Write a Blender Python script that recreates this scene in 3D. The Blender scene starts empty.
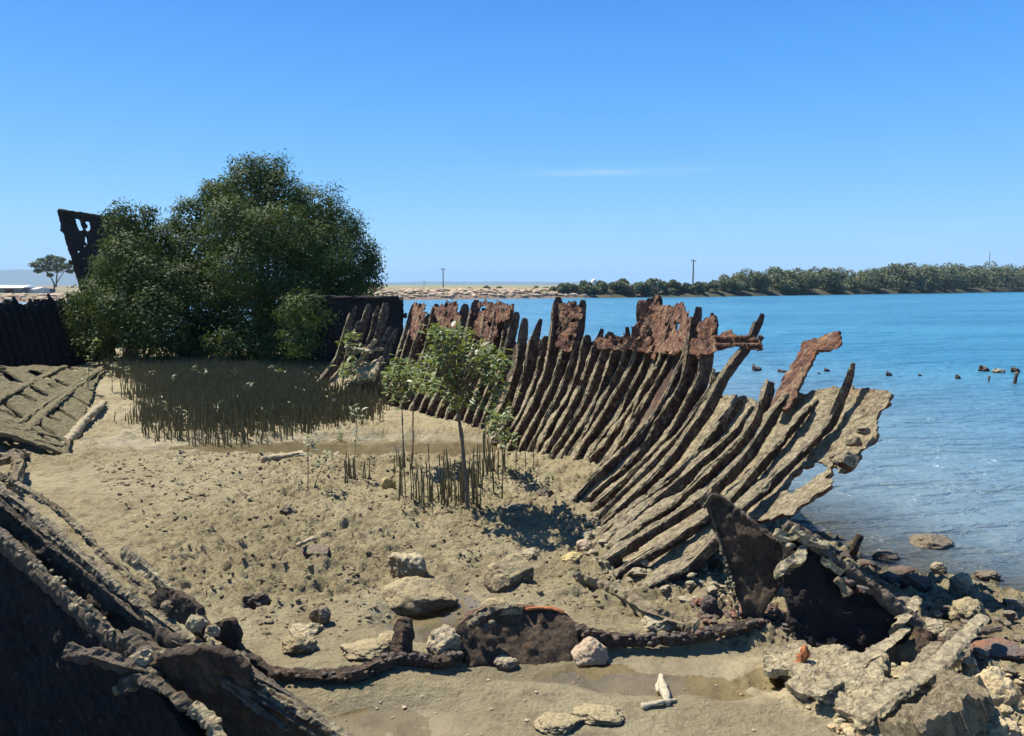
import bpy, bmesh, math, random
import numpy as np
from mathutils import Vector, Matrix

# ------------------------------------------------------------------ camera, sky, sun
SC = bpy.context.scene
COL = SC.collection
H, F, TH = 2.4, 773.0, math.radians(6.13)
cam = bpy.data.cameras.new("camera")
cam.sensor_width = 36.0
cam.lens = F / 1024 * 36
cam.clip_start = 0.05
cam.clip_end = 30000
cam_o = bpy.data.objects.new("camera", cam)
COL.objects.link(cam_o)
cam_o.location = (0, 0, H)
cam_o.rotation_euler = (math.radians(90) - TH, 0, 0)
SC.camera = cam_o

SUN_EL = math.radians(58)
SUN_AZ = np.array([-0.85, 0.53]); SUN_AZ /= np.linalg.norm(SUN_AZ)
SUN = Vector((SUN_AZ[0]*math.cos(SUN_EL), SUN_AZ[1]*math.cos(SUN_EL), math.sin(SUN_EL)))
world = bpy.data.worlds.new("World")
SC.world = world
world.use_nodes = True
wn, wl = world.node_tree.nodes, world.node_tree.links
wn.clear()
sky = wn.new("ShaderNodeTexSky")
sky.sky_type = 'NISHITA'
sky.sun_disc = False
sky.sun_elevation = SUN_EL
sky.sun_rotation = math.atan2(SUN_AZ[0], SUN_AZ[1])
sky.air_density = 1.0
sky.dust_density = 0.6
sky.ozone_density = 2.0
hsv = wn.new("ShaderNodeHueSaturation")
hsv.inputs['Saturation'].default_value = 1.25
hsv.inputs['Value'].default_value = 1.0
wl.new(sky.outputs[0], hsv.inputs['Color'])
# the deep clear blue of the day, by height above the horizon, laid over the sky model
tc = wn.new("ShaderNodeTexCoord")
sepz = wn.new("ShaderNodeSeparateXYZ"); wl.new(tc.outputs['Generated'], sepz.inputs[0])
rmp = wn.new("ShaderNodeValToRGB"); rmp.color_ramp.interpolation = 'B_SPLINE'
els = rmp.color_ramp.elements
els[0].position = 0.0; els[0].color = (0.43, 0.70, 0.97, 1)
els[1].position = 1.0; els[1].color = (0.022, 0.10, 0.34, 1)
for ps_, cl_ in ((0.04, (0.32, 0.63, 0.97)), (0.13, (0.17, 0.49, 0.96)), (0.24, (0.090, 0.37, 0.91)), (0.36, (0.045, 0.25, 0.80)), (0.55, (0.035, 0.16, 0.50))):
    e_ = els.new(ps_); e_.color = (*cl_, 1)
wl.new(sepz.outputs[2], rmp.inputs[0])
sc10 = wn.new("ShaderNodeVectorMath"); sc10.operation = 'SCALE'; sc10.inputs['Scale'].default_value = 10.0
wl.new(rmp.outputs[0], sc10.inputs[0])
skymix = wn.new("ShaderNodeMix"); skymix.data_type = 'RGBA'; skymix.inputs[0].default_value = 0.85
wl.new(hsv.outputs[0], skymix.inputs[6]); wl.new(sc10.outputs[0], skymix.inputs[7])
# two faint streaks of high cloud, set by the direction in the sky
prev = skymix.outputs[2]
def sky_streak(prev, az, el, waz, wel, amount):
    d = Vector((math.sin(az)*math.cos(el), math.cos(az)*math.cos(el), math.sin(el)))
    mp = wn.new("ShaderNodeMapping"); mp.vector_type = 'POINT'
    # rotate so the streak centre lies on +Y
    mp.inputs['Rotation'].default_value = (0, 0, az)
    wl.new(tc.outputs['Generated'], mp.inputs[0])
    sp = wn.new("ShaderNodeSeparateXYZ"); wl.new(mp.outputs[0], sp.inputs[0])
    nz = wn.new("ShaderNodeTexNoise"); nz.inputs['Scale'].default_value = 9; nz.inputs['Detail'].default_value = 5
    mp2 = wn.new("ShaderNodeMapping"); mp2.inputs['Scale'].default_value = (1, 1, 7)
    wl.new(mp.outputs[0], mp2.inputs[0]); wl.new(mp2.outputs[0], nz.inputs[0])
    def m(op, a, b=None):
        n = wn.new("ShaderNodeMath"); n.operation = op
        for i, x in enumerate((a, b)):
            if x is None: continue
            if isinstance(x, (int, float)): n.inputs[i].default_value = x
            else: wl.new(x, n.inputs[i])
        return n.outputs[0]
    dx = m('DIVIDE', sp.outputs[0], waz)
    dz = m('DIVIDE', m('SUBTRACT', sp.outputs[2], math.sin(el)), wel)
    r = m('ADD', m('MULTIPLY', dx, dx), m('MULTIPLY', dz, dz))
    g = m('POWER', 2.718, m('MULTIPLY', r, -1.0))
    front = m('GREATER_THAN', sp.outputs[1], 0.0)
    nn = m('MAXIMUM', m('MULTIPLY', m('SUBTRACT', nz.outputs[0], 0.32), 2.6), 0.0)
    fac = m('MULTIPLY', m('MULTIPLY', m('MULTIPLY', g, nn), front), amount)
    mix = wn.new("ShaderNodeMix"); mix.data_type = 'RGBA'
    wl.new(fac, mix.inputs[0]); wl.new(prev, mix.inputs[6])
    mix.inputs[7].default_value = (7.5, 8.2, 9.0, 1)
    return mix.outputs[2]
prev = sky_streak(prev, math.atan((620-512)/F), math.radians(8.0), 0.10, 0.0045, 0.36)
prev = sky_streak(prev, math.atan((930-512)/F), math.radians(3.1), 0.07, 0.014, 0.12)
bg = wn.new("ShaderNodeBackground")
bg.inputs['Strength'].default_value = 0.066
wo = wn.new("ShaderNodeOutputWorld")
wl.new(prev, bg.inputs[0]); wl.new(bg.outputs[0], wo.inputs[0])

sun = bpy.data.lights.new("sun", 'SUN')
sun.energy = 5.0
sun.angle = math.radians(0.53)
sun.color = (1.0, 0.95, 0.86)
sun_o = bpy.data.objects.new("sun", sun)
COL.objects.link(sun_o)
sun_o.rotation_euler = (-SUN).to_track_quat('-Z', 'Y').to_euler()
sun_o.location = (-10, 10, 30)
SC.view_settings.view_transform = 'Standard'
SC.view_settings.look = 'None'
SC.view_settings.exposure = 0.86
SC.view_settings.gamma = 1.0
SC.cycles.max_bounces = 6
SC.cycles.transparent_max_bounces = 12
SC.cycles.volume_bounces = 0

# ------------------------------------------------------------------ helpers
rng = np.random.default_rng(7)
ROUGH = set()
R_ = np.array([1.0, 0, 0]); FW = np.array([0, math.cos(TH), -math.sin(TH)]); UP = np.array([0, math.sin(TH), math.cos(TH)])
CAM = np.array([0, 0, H])
def ray(u, v):
    return R_*((u-512)/F) + UP*((368-v)/F) + FW
def G(u, v, z=0.0):                       # the point at height z
    d = ray(u, v); return CAM + d*((z-H)/d[2])
def D(u, v, Y):                           # the point at distance Y ahead
    d = ray(u, v)
    if v > 480: Y = Y*((v-285)/F)/(-d[2]/d[1])      # steep downward views: keep the intended height
    return CAM + d*(Y/d[1])
def PLN(u, v, p, n):
    d = ray(u, v); return CAM + d*(np.dot(p-CAM, n)/np.dot(d, n))
def project(P):
    q = P-CAM
    w = q@FW
    return 512+F*(q@R_)/w, 368-F*(q@UP)/w

def _h(ix, iy, iz, s):
    n = (ix.astype(np.int64)*374761393 + iy.astype(np.int64)*668265263 + iz.astype(np.int64)*2147483647 + s*974711) & 0xffffffff
    n = ((n ^ (n >> 13))*1274126177) & 0xffffffff
    n = (n ^ (n >> 16)) & 0xffffffff
    return n/4294967295.0*2-1
def vnoise(P, s=0):
    P = np.asarray(P, float); i = np.floor(P); f = P-i; i = i.astype(np.int64)
    f = f*f*f*(f*(f*6-15)+10)
    r = 0
    for dx in (0, 1):
        wx = f[..., 0] if dx else 1-f[..., 0]
        for dy in (0, 1):
            wy = f[..., 1] if dy else 1-f[..., 1]
            for dz in (0, 1):
                wz = f[..., 2] if dz else 1-f[..., 2]
                r = r + wx*wy*wz*_h(i[..., 0]+dx, i[..., 1]+dy, i[..., 2]+dz, s)
    return r
def fbm(P, octaves=4, s=0, gain=0.5):
    P = np.asarray(P, float); a = 1.0; r = 0; f = 1.0
    for k in range(octaves):
        r = r + a*vnoise(P*f+17.3*k, s+k); a *= gain; f *= 2.03
    return r
def sdf_poly(X, Y, poly):                 # negative inside
    d = np.full(X.shape, 1e18); ins = np.zeros(X.shape, bool); n = len(poly)
    for i in range(n):
        x1, y1 = poly[i]; x2, y2 = poly[(i+1) % n]
        ex, ey = x2-x1, y2-y1; L = ex*ex+ey*ey+1e-12
        t = np.clip(((X-x1)*ex+(Y-y1)*ey)/L, 0, 1)
        d = np.minimum(d, (X-x1-t*ex)**2+(Y-y1-t*ey)**2)
        if y1 != y2:
            c = ((y1 > Y) != (y2 > Y)) & (X < (x2-x1)*(Y-y1)/(y2-y1)+x1)
            ins ^= c
    d = np.sqrt(d)
    return np.where(ins, -d, d)

def link(name, me, mat=None, parent=None, smooth=True):
    o = bpy.data.objects.new(name, me); COL.objects.link(o)
    if mat:
        me.materials.append(mat)
        if mat.name in ROUGH: smooth = False
    if parent: o.parent = parent
    if smooth and len(me.polygons):
        me.polygons.foreach_set('use_smooth', np.ones(len(me.polygons), bool))
    return o
def mesh_np(V, faces, name="mesh"):
    me = bpy.data.meshes.new(name)
    me.from_pydata(np.asarray(V, float).tolist(), [], faces if isinstance(faces, list) else faces.tolist())
    me.update(); return me
def quads_np(V, k=4, name="mesh"):        # V (n*k,3): loose k-gons, fast
    n = len(V)//k
    me = bpy.data.meshes.new(name)
    me.vertices.add(n*k); me.vertices.foreach_set('co', V.astype(np.float32).ravel())
    me.loops.add(n*k); me.loops.foreach_set('vertex_index', np.arange(n*k, dtype=np.int32))
    me.polygons.add(n)
    me.polygons.foreach_set('loop_start', np.arange(0, n*k, k, dtype=np.int32))
    me.polygons.foreach_set('loop_total', np.full(n, k, dtype=np.int32))
    me.update(calc_edges=True); return me
def attr(me, name, vals):
    a = me.attributes.new(name, 'FLOAT', 'POINT'); a.data.foreach_set('value', np.asarray(vals, np.float32))
def tag(o, label, cat, group=None, kind=None):
    o['label'] = label; o['category'] = cat
    if group: o['group'] = group
    if kind: o['kind'] = kind
    return o
def structure(o): o['kind'] = 'structure'; return o
def thing(name, loc, label, cat, group=None):
    o = bpy.data.objects.new(name, None); COL.objects.link(o); o.empty_display_size = 0.1
    o.location = loc; return tag(o, label, cat, group)
def part(name, me, mat, root, smooth=True):        # a mesh in world coordinates becomes a child of its thing
    o = link(name, me, mat, None, smooth and mat.name not in ROUGH)
    r = root
    off = Vector(r.location)
    if r.parent: off = off + Vector(r.parent.location)
    o.parent = r
    if r.type == 'EMPTY':
        me.transform(Matrix.Translation(-off))
    elif r.parent:                                  # sub-part: the part sits at the thing's origin
        me.transform(Matrix.Translation(-Vector(r.parent.location)))
    return o

# ------------------------------------------------------------------ materials
def newmat(name):
    m = bpy.data.materials.new(name); m.use_nodes = True
    nt = m.node_tree; nt.nodes.clear()
    out = nt.nodes.new("ShaderNodeOutputMaterial")
    b = nt.nodes.new("ShaderNodeBsdfPrincipled")
    nt.links.new(b.outputs[0], out.inputs[0])
    return m, nt, b, out
class NT:
    def __init__(s, nt): s.nt = nt; s.n = nt.nodes; s.l = nt.links
    def pos(s):
        g = s.n.new("ShaderNodeNewGeometry"); return g.outputs['Position']
    def obj(s):
        g = s.n.new("ShaderNodeTexCoord"); return g.outputs['Object']
    def scale(s, v, sc):
        m = s.n.new("ShaderNodeMapping"); m.inputs['Scale'].default_value = sc; s.l.new(v, m.inputs[0]); return m.outputs[0]
    def noise(s, v, sc, det=5, rough=0.6, dist=0.0):
        n = s.n.new("ShaderNodeTexNoise"); n.inputs['Scale'].default_value = sc; n.inputs['Detail'].default_value = det
        n.inputs['Roughness'].default_value = rough; n.inputs['Distortion'].default_value = dist
        s.l.new(v, n.inputs[0]); return n.outputs[0]
    def voro(s, v, sc, feature='F1', out=0):
        n = s.n.new("ShaderNodeTexVoronoi"); n.inputs['Scale'].default_value = sc; n.feature = feature
        s.l.new(v, n.inputs[0]); return n.outputs[out]
    def ramp(s, f, stops):
        r = s.n.new("ShaderNodeValToRGB"); e = r.color_ramp.elements
        while len(e) > 1: e.remove(e[-1])
        e[0].position = stops[0][0]; e[0].color = (*stops[0][1], 1)
        for p, c in stops[1:]:
            x = e.new(p); x.color = (*c, 1)
        s.l.new(f, r.inputs[0]); return r.outputs[0]
    def fr(s, f, a, b, lo=0.0, hi=1.0):
        m = s.n.new("ShaderNodeMapRange"); m.inputs[1].default_value = a; m.inputs[2].default_value = b
        m.inputs[3].default_value = lo; m.inputs[4].default_value = hi; s.l.new(f, m.inputs[0]); return m.outputs[0]
    def math(s, op, a, b=None):
        n = s.n.new("ShaderNodeMath"); n.operation = op
        for i, x in enumerate((a, b)):
            if x is None: continue
            if isinstance(x, (int, float)): n.inputs[i].default_value = x
            else: s.l.new(x, n.inputs[i])
        return n.outputs[0]
    def mix(s, f, a, b, blend='MIX'):
        n = s.n.new("ShaderNodeMix"); n.data_type = 'RGBA'; n.blend_type = blend
        for i, x in ((0, f), (6, a), (7, b)):
            if isinstance(x, (int, float)): n.inputs[i].default_value = x
            elif isinstance(x, tuple): n.inputs[i].default_value = (*x, 1)
            else: s.l.new(x, n.inputs[i])
        return n.outputs[2]
    def attr(s, name):
        n = s.n.new("ShaderNodeAttribute"); n.attribute_name = name; return n.outputs['Fac']
    def bump(s, h, dist, strength=1.0, normal=None):
        n = s.n.new("ShaderNodeBump"); n.inputs['Distance'].default_value = dist; n.inputs['Strength'].default_value = strength
        s.l.new(h, n.inputs['Height'])
        if normal: s.l.new(normal, n.inputs['Normal'])
        return n.outputs[0]
    def sep(s, v):
        n = s.n.new("ShaderNodeSeparateXYZ"); s.l.new(v, n.inputs[0]); return n.outputs
    def set(s, b, **kw):
        names = dict(color='Base Color', rough='Roughness', normal='Normal', spec='Specular IOR Level', metal='Metallic', trans='Transmission Weight')
        for k, x in kw.items():
            i = b.inputs[names[k]]
            if isinstance(x, (int, float)): i.default_value = x
            elif isinstance(x, tuple): i.default_value = (*x, 1)
            else: s.l.new(x, i)

def mat_mud():
    m, nt, b, out = newmat("mud"); t = NT(nt); p = t.pos()
    big = t.noise(p, 0.7, 5, 0.6); mid = t.noise(p, 5, 6, 0.65); fine = t.noise(p, 38, 5, 0.7)
    c = t.ramp(big, [(0.32, (0.285, 0.232, 0.126)), (0.5, (0.375, 0.312, 0.174)), (0.68, (0.43, 0.368, 0.22))])
    c = t.mix(t.fr(mid, 0.5, 0.72), c, (0.20, 0.152, 0.083))
    c = t.mix(t.math('MULTIPLY', t.fr(fine, 0.6, 0.75), 0.6), c, (0.42, 0.345, 0.215))
    c = t.mix(t.math('MULTIPLY', t.fr(fine, 0.42, 0.3), 0.75), c, (0.10, 0.077, 0.045))
    # crust of broken shell and concretion
    cr = t.attr("crust"); crn = t.noise(p, 9, 6, 0.7)
    crc = t.ramp(crn, [(0.3, (0.20, 0.15, 0.09)), (0.46, (0.48, 0.39, 0.215)), (0.62, (0.60, 0.50, 0.29)), (0.8, (0.40, 0.31, 0.22))])
    c = t.mix(cr, c, crc)
    wet = t.attr("wet")
    c = t.mix(wet, c, t.mix(0.5, c, (0.11, 0.088, 0.055)))
    sea = t.fr(t.sep(p)[2], -0.06, -0.16)
    c = t.mix(sea, c, (0.10, 0.085, 0.06))
    rough = t.math('SUBTRACT', 0.95, t.math('MULTIPLY', wet, 0.55))
    hgt = t.math('ADD', t.math('MULTIPLY', t.noise(p, 30, 8, 0.75), 1.0), t.math('MULTIPLY', t.noise(p, 9, 4, 0.6), 1.2))
    hgt = t.math('MULTIPLY', hgt, t.math('SUBTRACT', 1.0, t.math('MULTIPLY', wet, 0.75)))
    t.set(b, color=c, rough=rough, normal=t.bump(hgt, 0.06, 1.0), spec=0.3)
    return m
def mat_rust(name, line=1.2, soft=0.5, pale=(0.44, 0.365, 0.22), rust=(0.15, 0.068, 0.040), bright=0.5, palemix=1.0, shade_sides=True):
    # rusted iron: a pale crust of dried mud and barnacles below the tide line, brown and orange rust above it
    m, nt, b, out = newmat(name); t = NT(nt); p = t.pos()
    n1 = t.noise(p, 3.5, 6, 0.7); n2 = t.noise(p, 14, 6, 0.7); n3 = t.noise(p, 45, 4, 0.7)
    rc = t.ramp(n2, [(0.30, (0.045, 0.030, 0.026)), (0.45, rust), (0.60, (rust[0]*1.55, rust[1]*1.35, rust[2]*1.2)), (0.78, (0.30, 0.20, 0.135))])
    n4 = t.noise(t.scale(p, (1, 1, 0.45)), 8, 6, 0.75, 0.5)
    rc = t.mix(t.math('MULTIPLY', t.fr(n4, 0.50, 0.62), min(1.0, bright*1.5)), rc, (0.42, 0.29, 0.165))
    rc = t.mix(t.math('MULTIPLY', t.fr(n4, 0.44, 0.34), 0.8), rc, (0.050, 0.030, 0.030))
    rc = t.mix(t.math('MULTIPLY', t.fr(n1, 0.57, 0.68), bright), rc, (0.40, 0.165, 0.055))
    pc = t.ramp(n2, [(0.28, (0.10, 0.080, 0.060)), (0.44, (pale[0]*0.68, pale[1]*0.66, pale[2]*0.66)), (0.58, pale), (0.80, (pale[0]*1.25, pale[1]*1.22, pale[2]*1.2))])
    pc = t.mix(t.math('MULTIPLY', t.fr(n1, 0.62, 0.76), bright*0.6), pc, (0.30, 0.15, 0.075))
    z = t.math('ADD', t.sep(p)[2], t.math('MULTIPLY', t.math('SUBTRACT', n1, 0.5), 1.6))
    f = t.math('MULTIPLY', t.fr(z, line+soft/2, line-soft/2), palemix)
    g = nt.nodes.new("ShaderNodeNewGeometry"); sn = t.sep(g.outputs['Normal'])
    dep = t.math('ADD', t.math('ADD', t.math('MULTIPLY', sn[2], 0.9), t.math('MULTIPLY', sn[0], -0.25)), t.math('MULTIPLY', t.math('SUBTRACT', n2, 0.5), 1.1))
    if shade_sides: f = t.math('MULTIPLY', f, t.fr(dep, -0.05, 0.22, 0.0, 1.0))  # crust kept to up and sunward faces, painting the sides' shade darker
    pc = t.mix(t.math('MULTIPLY', t.fr(t.noise(p, 6.5, 5, 0.7, 1.5), 0.60, 0.68), bright), pc, (0.20, 0.125, 0.085))
    pc = t.mix(t.fr(t.voro(p, 11, 'DISTANCE_TO_EDGE'), 0.035, 0.0, 0.0, 0.55), pc, (0.07, 0.055, 0.04))
    c = t.mix(f, rc, pc)
    c = t.mix(t.math('MULTIPLY', t.fr(n3, 0.42, 0.28), 0.7), c, (0.05, 0.038, 0.03))
    hgt = t.math('ADD', t.noise(p, 22, 8, 0.75), t.math('MULTIPLY', t.voro(p, 26), 0.4))
    t.set(b, color=c, rough=0.9, normal=t.bump(hgt, 0.06, 1.0), spec=0.25)
    return m
def mat_rock(name, top, side, rust=0.0):
    m, nt, b, out = newmat(name); t = NT(nt); p = t.pos()
    g = nt.nodes.new("ShaderNodeNewGeometry"); nz = t.sep(g.outputs['Normal'])[2]
    n = t.noise(p, 12, 6, 0.7); n2 = t.noise(p, 40, 4, 0.7)
    # dried mud lies on what faces up
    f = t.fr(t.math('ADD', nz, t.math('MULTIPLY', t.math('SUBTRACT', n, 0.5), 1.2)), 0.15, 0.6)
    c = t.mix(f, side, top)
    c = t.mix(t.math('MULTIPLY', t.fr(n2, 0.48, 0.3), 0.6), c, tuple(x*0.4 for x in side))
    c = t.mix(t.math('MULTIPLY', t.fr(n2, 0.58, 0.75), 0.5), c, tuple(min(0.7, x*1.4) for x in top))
    if rust: c = t.mix(t.math('MULTIPLY', t.fr(t.noise(p, 7, 4), 0.5, 0.62), rust), c, (0.42, 0.13, 0.035))
    t.set(b, color=c, rough=0.92, normal=t.bump(t.math('ADD', n, t.math('MULTIPLY', n2, 0.5)), 0.04, 0.9), spec=0.25)
    return m
def mat_plain(name, col, var=0.35, sc=8, rough=0.85, bump=0.01):
    m, nt, b, out = newmat(name); t = NT(nt); p = t.pos(); n = t.noise(p, sc, 6, 0.7)
    c = t.ramp(n, [(0.3, tuple(x*(1-var) for x in col)), (0.7, tuple(min(1, x*(1+var)) for x in col))])
    t.set(b, color=c, rough=rough, spec=0.3)
    if bump: t.set(b, normal=t.bump(n, bump, 0.8))
    return m
def mat_leaf(name, a, bcol, rough=0.42, back=None, trans=0.25, spec=0.5):
    m, nt, b, out = newmat(name); t = NT(nt)
    c = t.mix(t.attr("rnd"), a, bcol)
    if back:
        g = nt.nodes.new("ShaderNodeNewGeometry"); c = t.mix(g.outputs['Backfacing'], c, back)
    t.set(b, color=c, rough=rough, spec=spec)
    tr = nt.nodes.new("ShaderNodeBsdfTranslucent"); t.l.new(t.mix(0.5, c, (0.10, 0.14, 0.02)), tr.inputs[0])
    mx = nt.nodes.new("ShaderNodeMixShader"); mx.inputs[0].default_value = trans
    t.l.new(b.outputs[0], mx.inputs[1]); t.l.new(tr.outputs[0], mx.inputs[2]); t.l.new(mx.outputs[0], out.inputs[0])
    return m
def mat_water():
    m, nt, b, out = newmat("water"); t = NT(nt); p = t.pos()
    # wind ripples over longer swell
    q = t.scale(p, (0.55, 1.25, 1.0))
    h = t.math('ADD', t.math('MULTIPLY', t.noise(q, 2.6, 4, 0.6, 0.4), 0.55), t.math('MULTIPLY', t.noise(q, 0.55, 3, 0.55, 0.3), 1.6))
    h = t.math('ADD', h, t.math('MULTIPLY', t.noise(q, 9, 3, 0.6), 0.10))
    h = t.math('ADD', h, t.math('MULTIPLY', t.noise(q, 0.13, 3, 0.55), 2.5))
    nrm = t.bump(h, 0.5, 1.0)
    patch = t.noise(t.scale(p, (0.04, 0.12, 1)), 1.0, 4, 0.6)
    deep = t.attr("depth")
    c = t.mix(t.fr(patch, 0.35, 0.65), (0.026, 0.146, 0.245), (0.044, 0.204, 0.310))
    c = t.mix(deep, (0.185, 0.20, 0.185), c)
    t.set(b, color=c, rough=0.32, spec=0.5, normal=nrm)
    tr = nt.nodes.new("ShaderNodeBsdfTransparent"); tr.inputs[0].default_value = (0.85, 0.85, 0.75, 1)
    mx = nt.nodes.new("ShaderNodeMixShader")
    t.l.new(t.attr("clear"), mx.inputs[0])
    t.l.new(b.outputs[0], mx.inputs[1])
    gl = nt.nodes.new("ShaderNodeBsdfGlossy"); gl.inputs['Roughness'].default_value = 0.08; t.l.new(nrm, gl.inputs['Normal'])
    fres = nt.nodes.new("ShaderNodeFresnel"); fres.inputs[0].default_value = 1.33; t.l.new(nrm, fres.inputs['Normal'])
    m2 = nt.nodes.new("ShaderNodeMixShader"); t.l.new(fres.outputs[0], m2.inputs[0]); t.l.new(tr.outputs[0], m2.inputs[1]); t.l.new(gl.outputs[0], m2.inputs[2])
    t.l.new(m2.outputs[0], mx.inputs[2]); t.l.new(mx.outputs[0], out.inputs[0])
    return m
def mat_puddle():
    m, nt, b, out = newmat("puddle"); t = NT(nt); p = t.pos()
    nrm = t.bump(t.noise(p, 6, 3), 0.01, 0.4)
    tr = nt.nodes.new("ShaderNodeBsdfTransparent"); tr.inputs[0].default_value = (0.88, 0.87, 0.82, 1)
    gl = nt.nodes.new("ShaderNodeBsdfGlossy"); gl.inputs['Roughness'].default_value = 0.05; t.l.new(nrm, gl.inputs['Normal'])
    fres = nt.nodes.new("ShaderNodeFresnel"); fres.inputs[0].default_value = 1.5; t.l.new(nrm, fres.inputs['Normal'])
    m2 = nt.nodes.new("ShaderNodeMixShader"); t.l.new(fres.outputs[0], m2.inputs[0]); t.l.new(tr.outputs[0], m2.inputs[1]); t.l.new(gl.outputs[0], m2.inputs[2])
    t.l.new(m2.outputs[0], out.inputs[0]); return m

M_MUD = mat_mud(); M_WATER = mat_water(); M_PUD = mat_puddle()
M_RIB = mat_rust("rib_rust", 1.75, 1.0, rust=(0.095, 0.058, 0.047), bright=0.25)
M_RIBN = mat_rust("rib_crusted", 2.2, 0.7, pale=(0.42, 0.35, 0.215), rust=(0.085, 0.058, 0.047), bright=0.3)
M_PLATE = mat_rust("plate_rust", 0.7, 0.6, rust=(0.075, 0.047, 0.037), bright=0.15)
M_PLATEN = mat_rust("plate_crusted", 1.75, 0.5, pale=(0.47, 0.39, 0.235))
M_TOPRUST = mat_rust("top_rust", -3, 0.3, rust=(0.170, 0.088, 0.060), bright=0.55)
M_DARK = mat_rust("dark_iron", -3, 0.3, rust=(0.072, 0.056, 0.040), bright=0.12)
M_SHADE = mat_rust("shaded_iron", -3, 0.3, rust=(0.024, 0.021, 0.021), bright=0.0)  # near-black colour carries the shade of plates turned from the sun
M_BOARD = mat_rust("dark_board", 5, 0.3, shade_sides=False, pale=(0.19, 0.152, 0.105), bright=0.4)
M_WOOD = mat_rust("weathered_timber", 5, 0.3, shade_sides=False, pale=(0.22, 0.175, 0.12), bright=0.5)
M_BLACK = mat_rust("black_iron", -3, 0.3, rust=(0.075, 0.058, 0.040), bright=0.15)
M_CRUST = mat_rust("crust_iron", 5, 0.3, shade_sides=False, pale=(0.40, 0.325, 0.195), bright=0.5)
M_CRUSTP = mat_rust("pale_crust", 5, 0.3, shade_sides=False, pale=(0.60, 0.505, 0.305), bright=0.6)
M_PANEL = mat_rust("mossy_panel", 5, 0.3, shade_sides=False, pale=(0.245, 0.208, 0.105), bright=0.0)
M_DRIFT = mat_plain("driftwood", (0.29, 0.24, 0.15), 0.35, 14, 0.9, 0.02)
M_BARK = mat_plain("bark", (0.14, 0.115, 0.085), 0.4, 12, 0.9, 0.02)
M_ROOT = mat_plain("root", (0.160, 0.142, 0.066), 0.5, 9, 0.9, 0)
M_ROOTN = mat_plain("root_near", (0.13, 0.115, 0.055), 0.5, 9, 0.9, 0)
M_LEAF = mat_leaf("mangrove_leaf", (0.068, 0.118, 0.022), (0.225, 0.280, 0.070), 0.6, (0.065, 0.09, 0.03), 0.18, 0.08)
M_LEAFS = mat_leaf("sapling_leaf", (0.105, 0.140, 0.018), (0.37, 0.39, 0.075), 0.4, (0.16, 0.20, 0.075), 0.3, 0.35)
M_LEAFP = mat_leaf("pale_leaf", (0.14, 0.16, 0.07), (0.32, 0.33, 0.20), 0.5, (0.26, 0.27, 0.17), 0.2, 0.2)
M_FAR = mat_leaf("far_leaf", (0.115, 0.13, 0.07), (0.20, 0.215, 0.12), 0.95, None, 0.15)
ROUGH |= {m.name for m in (M_RIB, M_RIBN, M_PLATE, M_PLATEN, M_TOPRUST, M_DARK, M_CRUST, M_CRUSTP, M_PANEL, M_SHADE)}
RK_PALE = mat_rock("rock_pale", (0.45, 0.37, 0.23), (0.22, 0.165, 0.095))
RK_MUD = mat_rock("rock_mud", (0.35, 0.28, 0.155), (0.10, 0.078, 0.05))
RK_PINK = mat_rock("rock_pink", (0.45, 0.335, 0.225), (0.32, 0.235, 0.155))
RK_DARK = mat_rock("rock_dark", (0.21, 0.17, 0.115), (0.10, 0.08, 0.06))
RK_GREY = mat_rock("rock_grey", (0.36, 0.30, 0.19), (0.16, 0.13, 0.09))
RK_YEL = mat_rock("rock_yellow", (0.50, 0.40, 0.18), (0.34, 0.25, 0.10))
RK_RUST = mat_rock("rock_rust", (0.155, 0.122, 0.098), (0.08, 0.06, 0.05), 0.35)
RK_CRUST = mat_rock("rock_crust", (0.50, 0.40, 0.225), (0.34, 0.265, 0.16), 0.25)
RK_PLUM = mat_rock("rock_plum", (0.135, 0.108, 0.085), (0.06, 0.047, 0.04), 0.1)

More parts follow.
